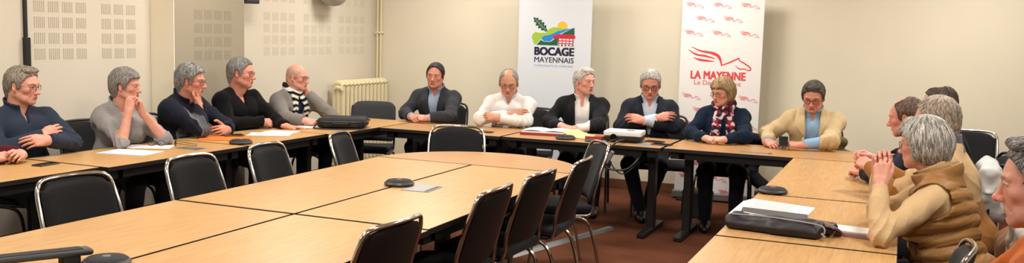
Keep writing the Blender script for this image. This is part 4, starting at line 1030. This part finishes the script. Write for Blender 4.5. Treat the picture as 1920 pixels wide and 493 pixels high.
def stripes(V, tv):
    u = (tv[:,2]+.35*np.abs(np.abs(tv[:,0])-.07))*1.0; m = (np.sin(u*2*math.pi/.052) > 0).astype(float)
    return mixc(tint(V, lin((24,24,26))), m, lin((216,214,208)))
def flowers(V, tv):
    a = tri((V[:,0],V[:,1],V[:,2]),95,1); b = tri((V[:,0],V[:,1],V[:,2]),120,5); c = tint(V, lin((48,34,46))); c = mixc(c, (a > .12).astype(float), lin((206,190,190))); c = mixc(c, (b > .22).astype(float), lin((150,44,62))); return c
def holes(r):
    def f(K): return None
    return f

# ---- left row, facing the middle of the room
build(dict(loc=(-5.30,3.56,0), face_dir=-2, skin=PINK, s=1., lean=12, head=dict(dir=8, pitch=-6), label='person cut off by the left edge in bordeaux sweater with clasped hands on table',
  armR=dict(W=(-4.93,3.84,.785), E=(-5.02,3.42,.80), D=(.25,.9,.1), N=(.35,-.2,.9), curl='clasp'), armL=dict(W=(-4.90,4.02,.790), E=(-5.10,3.84,.80), D=(.55,-.75,.15), N=(.5,.4,.8), curl='clasp'),
  hair=dict(col=(110,104,98), col2=(150,146,140)), wear=[dict(name='sweater', o=.018, col=(78,22,34), mat='knit', sleeve=.92)]))
build(dict(loc=(-5.27,4.30,0), face_dir=-8, skin=PINK, s=1.0, lean=2, head=dict(dir=16, pitch=-5), label='person with grey-brown hair and glasses, arms crossed, in slate blue sweater',
  armL=dict(e=(-.25,.20,.80), w=(-.02,.29,.845), dir=(.9,-.05,.05), n=(.1,.8,.5), curl='drape', bare=.2), armR=dict(e=(.25,.17,.78), w=(-.03,.215,.86), dir=(-.85,.15,.35), n=(-.1,.8,.5), curl='drape', bare=.2),
  hair=dict(col=(112,100,86), col2=(158,148,134), side='' or (132,126,118), t=.011, quiff=.006), face=dict(old=.7, stubble=.12), glasses=dict(mat=M['gmetal']),
  wear=[dict(name='sweater', o=.017, col=(38,47,63), v=([.375,.39,.46,.56],[-.02,.004,.018,.034]), collar=(.012,.050,.030,.006,.014), amp=.004)], trousers=(38,44,60)))
def pocket(V, col, K): return col
build(dict(loc=(-5.24,5.04,0), face_dir=-6, fem=1, skin=PINK, s=.98, lean=13, head=dict(dir=20, pitch=-2), label='person with short grey hair in light grey blouse, chin behind clasped hands',
  armR=dict(W=(-4.93,4.90,.985), E=(-4.93,4.83,.775), D=(.0,.25,1), N=(.3,-.9,.3), curl='clasp', bare=1.), armL=dict(W=(-4.90,4.99,.985), E=(-4.86,5.16,.775), D=(0,-.25,1), N=(.3,.9,.3), curl='clasp', bare=1.),
  hair=dict(style='short', line='short', col=(104,100,96), col2=(156,152,148), t=.022, top=.006, quiff=-.010, dz=-.006), face=dict(old=.7, lip=(150,84,80)), nk=1.05,
  wear=[dict(name='blouse', o=.018, col=(142,140,140), sleeve=.12, v=([.20,.30,.46,.56],[-.02,.012,.038,.055]), collar=(.016,.040,.016,.005,.045), amp=.005, paint=lambda V,c,K: c*(1+.10*np.sign(np.sin(V[:,2]*520)))[:,None])], trousers=(40,40,48)))
def p3paint(V, col, K):
    tv = (V-K['pel'])@K['T']/K['s']; m = ((np.abs(tv[:,0]-.095) < .030) & (tv[:,1] > .02) & (tv[:,2] > .20) & (tv[:,2] < .43)).astype(float); col = mixc(col, m, lin((78,82,88)))
    p = ((np.abs(np.abs(tv[:,0]-.05)-.078) < .004) & (tv[:,1] > .0) & (tv[:,2] > .2) & (tv[:,2] < .46)).astype(float); return mixc(col, p, lin((110,112,116)))
build(dict(loc=(-5.26,5.68,0), face_dir=2, skin=RUDDY, s=1.0, lean=14, head=dict(dir=22, pitch=-4), label='person with tousled grey hair in navy zip jacket, chin propped in hand',
  armR=dict(HW=(.015,.080,-.185), E=(-4.92,5.60,.80), D=(-.10,.06,1), N=(.75,.3,-.1), curl=[(22,40),(40,58),(46,62),(52,66)], thumb=.0, spread=.06), armL=dict(W=(-4.88,5.86,.785), E=(-4.98,5.95,.80), D=(.12,-1,.05), N=(.9,.1,.35), curl='relaxed', thumb=-.3, bare=.15),
  hair=dict(col=(104,102,102), col2=(164,162,160), t=.018, amp=.003, top=.006, n=1300, mess=.4, lift=.35), face=dict(old=.9, stubble=.2, nose=1.05), glasses=dict(mat=M['gblack']),
  wear=[dict(name='jacket', o=.028, col=(19,23,38), amp=.005, collar=(.016,.052,.030,.007,.012), v=([.41,.42,.46,.56],[-.02,.006,.016,.03]), paint=p3paint)], trousers=(30,32,42)))
build(dict(loc=(-5.26,6.36,0), face_dir=-6, skin=RUDDY, s=1.04, lean=8, girth=.8, head=dict(dir=18, pitch=-2), label='person with grey hair and glasses in black V-neck sweater, palm on table',
  armR=dict(e=(.24,.20,.80), w=(-.06,.30,.80), dir=(-1,.05,-.12), n=(-.1,.8,.6), curl='relaxed', bare=.15), armL=dict(W=(-4.80,6.50,.765), E=(-4.98,6.58,.80), D=(.55,.80,-.1), N=(0,0,1), curl='flat', spread=.14, bare=.15),
  hair=dict(col=(92,90,88), col2=(140,138,136), t=.011, side=(150,148,144)), face=dict(old=.95, w=1.06, jaw=1.1, stubble=.15), glasses=dict(mat=M['gmetal']),
  wear=[dict(name='sweater', o=.020, col=(15,15,17), mat='knit', amp=.004, v=([.375,.385,.46,.56],[-.02,.002,.042,.06]))], trousers=(24,24,30)))
build(dict(loc=(-5.24,7.10,0), face_dir=-14, skin=PINK, s=.97, lean=12, head=dict(dir=6, pitch=-4), label='bald person with glasses and black and white striped scarf in grey blazer',
  armR=dict(W=(-4.84,6.83,.785), E=(-5.02,6.80,.80), D=(.85,.3,-.1), N=(.1,-.5,.8), curl='fist', thumb=.8), armL=dict(HW=(-.075,.062,-.135), E=(-4.86,7.26,.80), D=(-.12,-.10,1), N=(.75,.55,.0), curl='grip', thumb=.1),
  hair=dict(col=(176,140,122), col2=(190,152,134), t=.003, line='short', bald=(.075,.115,.085), baldc=(0,.01,.12), amp=.0004), face=dict(old=.8, browm=.4), glasses=dict(mat=M['gblack']),
  wear=[dict(name='tee_shirt', o=.010, col=(24,30,58), sleeve=-.3), blazer((122,118,114), .12, .085)], trousers=(30,30,38), more=lambda P,K,r: scarf(P,K,r,.032,.046,stripes,.15)))
# ---- back row, facing the camera side
build(dict(loc=(-4.22,8.16,0), face_dir=-78, skin=RUDDY, s=1.0, lean=10, head=dict(dir=-76, pitch=-3, roll=-4), label='dark haired person in charcoal suit jacket and pale blue shirt, hands clasped',
  armR=dict(W=(-4.27,7.72,.79), E=(-4.44,7.90,.80), D=(.75,-.55,.0), N=(-.2,-.5,.8), curl='clasp'), armL=dict(W=(-4.08,7.70,.79), E=(-3.92,7.84,.80), D=(-.85,-.35,.05), N=(.2,-.5,.8), curl='clasp'),
  hair=dict(col=(36,28,26), col2=(58,46,40), t=.009, dz=.014, bow=.008), face=dict(old=.6, brow=(60,44,38), stubble=.1, jaw=1.05),
  wear=[shirt((150,168,190), v=([.40,.43,.46,.56],[-.02,.006,.020,.034])), blazer((46,48,54), .14, .075)], trousers=(26,27,32)))
build(dict(loc=(-3.42,8.12,0), face_dir=-76, skin=TAN, s=1.0, lean=17, girth=.7, head=dict(dir=-72, pitch=-17), label='person with thinning grey hair and glasses in white shirt, arms crossed on table',
  armL=dict(e=(-.19,.31,.80), w=(.07,.375,.83), dir=(.95,-.05,.14), n=(.1,.85,.5), curl='drape', bare=.25), armR=dict(e=(.24,.30,.80), w=(-.05,.335,.865), dir=(-.9,.0,.2), n=(-.1,.85,.5), curl='drape', bare=.25),
  hair=dict(col=(120,116,112), col2=(168,164,160), t=.007, line='high', bald=(.05,.075,.06), baldc=(0,.045,.135)), face=dict(old=.9, w=1.05, stubble=.22, stubc=(140,130,124)), glasses=dict(mat=M['gmetal']),
  wear=[shirt((218,214,212), v=([.41,.43,.46,.56],[-.02,.008,.022,.036]), o=.018, amp=.005, sleeve=.90)], trousers=(26,27,32)))
build(dict(loc=(-2.74,8.18,0), face_dir=-70, skin=PINK, s=1.0, lean=5, head=dict(dir=-30, pitch=-1), label='silver haired person in black blazer and open white shirt behind the red register',
  armR=dict(W=(-2.80,7.82,.785), E=(-3.00,8.00,.80), D=(.75,-.5,-.05), N=(-.1,-.4,.9), curl='relaxed'), armL=dict(W=(-2.66,7.80,.775), E=(-2.50,7.95,.80), D=(-.75,-.5,0), N=(.1,-.4,.9), curl='relaxed'),
  hair=dict(col=(160,156,150), col2=(214,210,204), t=.013, quiff=.004), face=dict(old=.75, mouth=.001),
  wear=[shirt((224,220,216), v=([.38,.41,.46,.56],[-.02,.008,.026,.042]), amp=.004), blazer((21,21,26), .10, .10, v=([-.2,.05,.30,.46,.56],[.05,.055,.066,.072,.08]), lapel=([.08,.14,.36,.41,.43,.50],[.0,.022,.058,.066,.045,.035],.009))], trousers=(20,20,26)))
build(dict(loc=(-2.11,8.20,0), face_dir=-74, skin=RUDDY, s=1.02, lean=4, girth=.5, head=dict(dir=-76, pitch=-17), label='person with short silver hair and dark glasses in navy blazer, arms crossed',
  armL=dict(e=(-.22,.15,.81), w=(.06,.285,.875), dir=(.93,-.05,.20), n=(.1,.85,.5), curl='drape', bare=.15), armR=dict(e=(.25,.15,.80), w=(-.07,.245,.895), dir=(-.9,.05,.25), n=(-.1,.85,.5), curl='drape', bare=.15),
  hair=dict(col=(140,136,130), col2=(192,188,182), t=.011), face=dict(old=.8, w=1.04, mouth=.0005), glasses=dict(mat=M['gblack'], r=.0022),
  wear=[shirt((186,196,212), v=([.41,.43,.46,.56],[-.02,.008,.022,.036])), blazer((27,31,42), .17, .085)], trousers=(22,23,30),
  legs=dict(R=dict(k=(.16,.40,.50), a=(.05,.30,.09), foot=(-.1,1)), L=dict(k=(-.10,.42,.50), a=(-.02,.06,.09)))))
build(dict(loc=(-1.44,8.14,0), face_dir=-78, fem=1, skin=PINK, s=.98, lean=12, girth=.9, head=dict(dir=-122, pitch=-10), label='person with blonde bob in navy sweater and patterned scarf, hands folded on table',
  armR=dict(W=(-1.49,7.66,.785), E=(-1.66,7.86,.80), D=(.8,-.35,.0), N=(-.1,-.4,.9), curl='clasp'), armL=dict(W=(-1.33,7.65,.785), E=(-1.19,7.80,.80), D=(-.85,-.25,.05), N=(.1,-.4,.9), curl='clasp'),
  hair=dict(style='bob', col=(122,98,66), col2=(176,150,108), t=.022, len=-.004), face=dict(old=.8, lip=(160,84,84), w=1.04), glasses=dict(mat=M['gmetal']),
  wear=[dict(name='sweater', o=.022, col=(20,34,52), mat='knit', amp=.004)], trousers=(18,18,24), skirt=1, more=lambda P,K,r: scarf(P,K,r,.042,.044,flowers,.13,x0=.052)))
build(dict(loc=(-.70,8.12,0), face_dir=-84, skin=RUDDY, s=1.0, lean=13, head=dict(dir=-92, pitch=-20), label='person with dark grey hair and glasses in beige jacket, looking down at phone',
  armR=dict(W=(-1.00,7.72,.785), E=(-1.03,7.96,.83), D=(.6,-.8,-.1), N=(-.3,-.2,.9), curl='relaxed'), armL=dict(W=(-.72,7.64,.785), E=(-.51,7.74,.82), D=(-.95,-.1,.05), N=(.1,-.3,.9), curl='relaxed', thumb=.1),
  hair=dict(col=(58,52,48), col2=(96,90,84), t=.013, quiff=.004), face=dict(old=.7, brow=(60,50,46), w=1.03), glasses=dict(mat=M['gblack'], r=.002),
  wear=[shirt((134,168,200), v=([.41,.43,.46,.56],[-.02,.008,.022,.036])), dict(name='jacket', o=.026, col=(196,174,134), sleeve=.93, amp=.005, v=([-.2,.05,.30,.46,.56],[.035,.045,.055,.062,.07]), lapel=([.30,.33,.40,.44,.50],[0,.02,.07,.07,.05],.010), collar=(.024,.034,.010,.007,.055))], trousers=(24,25,32)))
phone('black phone held in both hands by the man in beige jacket', -.865, 7.63, 0, .80, tilt=(R_(25),0,R_(8)))
# ---- right row, facing the left side
build(dict(loc=(.33,7.02,0), face_dir=192, skin=TAN, s=1.03, lean=8, girth=.5, head=dict(dir=176, pitch=-4), label='balding brown haired person in black sweater with pale pink shirt collar',
  armR=dict(W=(-.05,7.16,.79), E=(.05,7.33,.80), D=(-.9,-.3,0), N=(0,0,1), curl='relaxed'), armL=dict(W=(-.05,6.90,.79), E=(.08,6.72,.80), D=(-.9,.3,0), N=(0,0,1), curl='relaxed'),
  hair=dict(col=(52,40,34), col2=(84,68,58), t=.009, line='short', bald=(.038,.055,.042), baldc=(0,.0,.135)), face=dict(old=.7),
  wear=[shirt((214,190,190), sleeve=None), dict(name='sweater', o=.022, col=(15,15,18), mat='knit', amp=.004)], trousers=(26,26,32)))
build(dict(loc=(.21,6.30,0), face_dir=180, skin=RUDDY, s=.99, lean=16, head=dict(dir=170, pitch=-10), label='balding person leaning forward in navy jacket, half hidden behind the silver bob',
  armR=dict(W=(-.20,6.34,.80), E=(-.02,6.56,.81), D=(-.7,-.6,.1), N=(-.3,0,.9), curl='clasp'), armL=dict(W=(-.20,6.14,.80), E=(-.06,5.98,.80), D=(-.7,.6,.1), N=(-.3,0,.9), curl='clasp'),
  hair=dict(col=(78,58,46), col2=(112,90,76), t=.009, line='high', bald=(.055,.075,.05), baldc=(0,.05,.13)), face=dict(old=.7),
  wear=[dict(name='jacket', o=.024, col=(22,28,42), amp=.004, collar=(.014,.052,.030,.007,.014))], trousers=(30,30,38)))
def p13paint(V, col, K):
    m = np.zeros(len(V))
    for n in 'RL':
        E, W = K['E'+n], K['W'+n]; u = W-E; t = ((V-E)@u)/(u@u); d = np.linalg.norm(V-E-np.clip(t,0,1)[:,None]*u, axis=1); m = np.maximum(m, ((t > -.25) & (d < .085)).astype(float))
    tv = (V-K['pel'])@K['T']/K['s']; m = np.maximum(m, (tv[:,2] < .21).astype(float)); return mixc(col, m, lin((146,98,50)))
build(dict(loc=(.34,5.44,0), face_dir=172, skin=PINK, s=1.05, lean=14, girth=.5, head=dict(dir=165, pitch=-6), label='grey-blond person in beige and camel sweater, hands clasped above the far table',
  armR=dict(W=(-.13,5.76,.925), E=(.02,5.72,.79), D=(-.85,-.2,.35), N=(-.3,.5,.8), curl='clasp'), armL=dict(W=(-.14,5.62,.90), E=(-.02,5.38,.785), D=(-.75,.5,.35), N=(-.3,-.4,.85), curl='clasp'),
  hair=dict(col=(136,120,104), col2=(186,174,160), t=.012), face=dict(old=.8), res=.85,
  wear=[shirt((110,110,120), sleeve=None), dict(name='sweater', o=.022, col=(200,168,126), mat='knit', amp=.004, paint=p13paint)], trousers=(40,40,50)))
def quilt(tx, ty, tz):
    ph = (tz+.02*np.sin(tx*9))*2*math.pi/.118; return -.013*np.sqrt(np.abs(np.sin(ph)))+.004*np.abs(np.sin(tx*38+ty*22+6*np.sin(tz*31)))*np.abs(np.cos(ph))
def vest_more(P, K, root):
    s, T, pel = K['s'], K['T'], K['pel']; ps = torso(K, .026); lo, hi = bounds(ps, .05); g = Grid(lo, hi, .005, .05).adds(ps, .03)
    X, Y, Z = g.P(); q = tuple((T[0,i]*(X-pel[0])+T[1,i]*(Y-pel[1])+T[2,i]*(Z-pel[2]))/s for i in range(3)); w = np.clip((.47-q[2])/.04,0,1); g.D = (g.D+w*quilt(*q)).astype(f32)
    for n, sd in (('R',1),('L',-1)):
        S = K['S'+n]; E = K['E'+n]; g.sub(rc(S+T@A(sd*.015,0,-.005), S+T@A(sd*.16,.02,-.03), .070*s, .095*s), .012); g.sub(rc(S+(E-S)*.15, E, .068, .07), .012)
    w = np.interp(q[2], [.10,.40,.56], [.004,.03,.08]); g.D = smax(g.D, -np.maximum(np.abs(q[0])-w, -q[1]).astype(f32), .008)
    nb = K['neck']; nd = nrm(T@A(0,.10,1)); a0 = nb-nd*.03; wx, wy, wz = X-a0[0], Y-a0[1], Z-a0[2]; ax = wx*nd[0]+wy*nd[1]+wz*nd[2]; rr = np.sqrt(np.maximum(wx*wx+wy*wy+wz*wz-ax*ax,1e-9))
    g.sub(rc(a0, a0+nd*.2, .055, .065), .006); c = np.maximum(np.abs(rr-.084-.012*np.sin(ax*30)-.004*np.abs(np.sin(ax*55+3*q[0])))-.016, np.abs(ax-.018)-.040); c = np.maximum(c, -np.maximum(np.abs(q[0])-.045, -q[1]+.02)); g.D = smin(g.D, c.astype(f32), .02)
    hz = pel[2]-.12; g.cut(lambda X,Y,Z: hz-Z); V, F = g.mesh(); V = rest(V); o = mk('quilted_vest', V, F, M['quilt'], root, tint(V, lin((146,104,56)), .06, 30))
build(dict(loc=(.27,4.52,0), face_dir=176, fem=1, skin=PINK, s=1.0, lean=15, head=dict(dir=156, pitch=-6), label='person with silver bob and glasses in camel quilted vest, elbows on the table', res=.72,
  armL=dict(W=(-.075,4.39,.985), E=(-.06,4.20,.785), D=(.0,.22,1), N=(-.2,-.9,.2), curl='clasp', bare=.25), armR=dict(W=(-.085,4.52,1.015), E=(-.08,4.76,.785), D=(0,-.22,1), N=(-.2,.9,.2), curl='clasp', bare=.25),
  hair=dict(style='bob', col=(104,98,90), col2=(206,202,194), t=.018, len=-.012, fr=70, amp=.0018, n=2600, r=.0014, L=.06), face=dict(old=.75, w=.98), glasses=dict(mat=M['glight'], r=.0018),
  wear=[dict(name='sweater', o=.014, col=(198,168,128), mat='knit', amp=.0045, sleeve=.96, h=.006, collar=(.006,.055,.045,.005,0))], trousers=(40,42,54), more=vest_more))
build(dict(loc=(.475,2.98,0), face_dir=178, skin=PINK, s=1.06, lean=6, head=dict(dir=172, pitch=-6), label='person in profile cut off by the right edge, grey swept-up hair and orange top', res=.72,
  armL=dict(W=(.08,2.80,.785), E=(.24,2.70,.80), D=(-.9,.3,0), N=(0,0,1), curl='relaxed'), armR=dict(W=(.08,3.12,.785), E=(.24,3.24,.80), D=(-.9,-.3,0), N=(0,0,1), curl='relaxed'),
  hair=dict(col=(86,82,80), col2=(150,146,144), t=.011, quiff=.016, fr=70, n=2200, r=.0012), face=dict(old=.7, stubble=.25),
  wear=[dict(name='sweater', o=.020, col=(168,88,38), mat='knit', amp=.004)], trousers=(40,42,54)))
# ---- their chairs
for lab, x, y, f, k in [('black chair under the person cut off by the left edge', -5.27, 3.62, -2, 'black'), ('black chair whose curved back shows behind the slate blue sweater', -5.24, 4.38, 4, 'black'), ('black chair under the person in grey blouse', -5.22, 5.05, -4, 'black'),
    ('black chair under the person in navy zip jacket', -5.23, 5.69, 2, 'black'), ('black chair under the person in black V-neck sweater', -5.23, 6.36, -4, 'black'), ('black chair under the person with the striped scarf', -5.17, 7.10, -10, 'black'),
    ('black chair behind the person in charcoal suit jacket', -4.22, 8.17, -80, 'black'), ('black chair whose back shows beside the white shirt', -3.30, 8.16, -84, 'black'), ('black chair under the person in black blazer', -2.72, 8.19, -76, 'black'),
    ('black chair whose legs and back show beside the navy blazer', -1.99, 8.24, -80, 'black'), ('black chair under the blonde person with scarf', -1.42, 8.16, -84, 'black'), ('black chair under the person in beige jacket', -.66, 8.14, -86, 'black'),
    ('black chair under the person in black sweater', .33, 7.03, 190, 'black'), ('black chair under the balding person in navy jacket', .22, 6.30, 180, 'black'), ('black chair under the person in beige and camel sweater', .35, 5.44, 176, 'black'),
    ('black chair under the person in camel quilted vest', .26, 4.52, 178, 'black'), ('black chair under the person at the right edge', .60, 2.98, 178, 'black'), ('empty chrome chair at the bottom edge in front of the quilted vest', -.11, 3.74, 178, 'chrome')]:
    pchair(lab, x-.045*math.cos(R_(f)), y-.045*math.sin(R_(f)), f, k)
# ---- coats and bags on the right
def lump(name, label, cat, loc, ps, m, col, amp=.008, fr=22, h=.007, k=.09, sd=0):
    lo, hi = bounds(ps, .04); g = Grid(lo, hi, h, .05).adds(ps, k).disp(lambda X,Y,Z: amp*tri((X,Y,Z),fr,sd)+amp*.5*tri((X,Y,Z),fr*2.3,sd+2)); V, F = g.mesh()
    t = empty(name, loc); tag(t, label, cat); mk('body', V, F, M[m], t, tint(V, lin(col), .05, 18)); return t
lump('coat', 'pale grey coat draped over a chair back behind the camel quilted vest', 'coat', (.53,6.24,.78), [rc((-.04,-.14,.07),(-.03,.14,.08),.045,.05), rc((-.02,-.14,-.03),(-.02,.14,-.04),.055,.06), rc((.0,-.1,-.15),(.0,.10,-.15),.06,.06)], 'cloth', (190,190,188), .012, 30)
lump('shoulder_bag', 'brown soft bag hanging on the chair beside the white coat', 'bag', (.53,4.92,.70), [rc((0,-.10,-.02),(0,.12,-.03),.065,.07), rc((.02,-.08,-.14),(.02,.1,-.14),.08,.08)], 'cloth', (120,82,48))
t = lump('down_jacket', 'off white down jacket draped over the chair of the quilted vest', 'jacket', (.52,4.50,.76), [rc((-.0,-.18,.06),(-.0,.16,.07),.04,.045), rc((.02,-.17,-.04),(.02,.16,-.03),.055,.06), rc((.03,-.15,-.16),(.03,.15,-.16),.06,.06)], 'cloth', (178,172,164), .012, 30)
t = lump('backpack', 'black backpack with buckle hanging at the right edge', 'backpack', (.56,4.26,.62), [bxr((0,.0,-.06), (.07,.15,.17), .05), rc((.03,-.1,-.05),(.05,.1,-.1),.07,.07)], 'cloth', (22,22,25), .006)
MB().tube([(-.075,-.10,.08),(-.088,.0,.02),(-.085,.08,-.10)], .013, 8, sub=5, flat=.4).build('strap', M['nylon'], t, smooth=True); MB().box(-.100,-.084,-.02,.02,.0,.035).build('buckle', M['plas2'], t, bevel=.004)
lump('jacket', 'olive khaki jacket hung on the chair of the man in beige', 'jacket', (-.52,8.36,.68), [rc((-.13,.0,.09),(.06,.0,.08),.045,.035), rc((-.14,.02,-.04),(.10,.02,-.05),.055,.05), rc((-.1,.0,-.2),(.12,.0,-.2),.06,.06)], 'cloth', (104,92,62), .008)
lump('coat', 'dark coat hanging over the chair of the blonde person', 'coat', (-1.20,8.36,.62), [rc((-.12,.0,.12),(.10,.0,.10),.05,.05), rc((-.1,-.02,-.05),(.12,-.02,-.05),.06,.06), rc((.0,-.04,-.2),(.12,-.04,-.3),.06,.05)], 'cloth', (24,26,34), .008)
lump('handbag', 'grey fabric bag on the floor under the blonde person', 'bag', (-1.66,8.30,.13), [bxr((0,0,0), (.13,.07,.125), .04)], 'cloth', (74,70,72), .005)
# ------------------------------------------------------------------ world, camera, colour
w = bpy.data.worlds.new('world'); bpy.context.scene.world = w; w.use_nodes = True; bg = w.node_tree.nodes['Background']; bg.inputs[0].default_value = (1,.95,.88,1); bg.inputs[1].default_value = .3
cd = bpy.data.cameras.new('camera'); cam = bpy.data.objects.new('camera', cd); C.objects.link(cam)
pt, rl, yw = .1106218, .0276419, .397091
Fv = A(-math.sin(yw)*math.cos(pt), math.cos(yw)*math.cos(pt), -math.sin(pt)); Rv = A(math.cos(yw), math.sin(yw), 0); Uv = np.cross(Rv, Fv)
R2 = math.cos(rl)*Rv+math.sin(rl)*Uv; U2 = -math.sin(rl)*Rv+math.cos(rl)*Uv
cam.matrix_world = Matrix([[R2[i],U2[i],-Fv[i],(0,0,1.6)[i]] for i in range(3)]+[[0,0,0,1]])
cd.sensor_fit = 'HORIZONTAL'; cd.sensor_width = 36; cd.lens = 36*1752.5/1920; cd.shift_y = (256.46-246.5)/1920; cd.clip_start = .05
sc = bpy.context.scene; sc.camera = cam
sc.view_settings.view_transform = 'Standard'; sc.view_settings.look = 'None'; sc.view_settings.exposure = 0; sc.view_settings.gamma = 1
sc.cycles.max_bounces = 8; sc.cycles.transparent_max_bounces = 12; sc.cycles.transmission_bounces = 8; sc.cycles.use_denoising = True; sc.cycles.caustics_reflective = False; sc.cycles.caustics_refractive = False
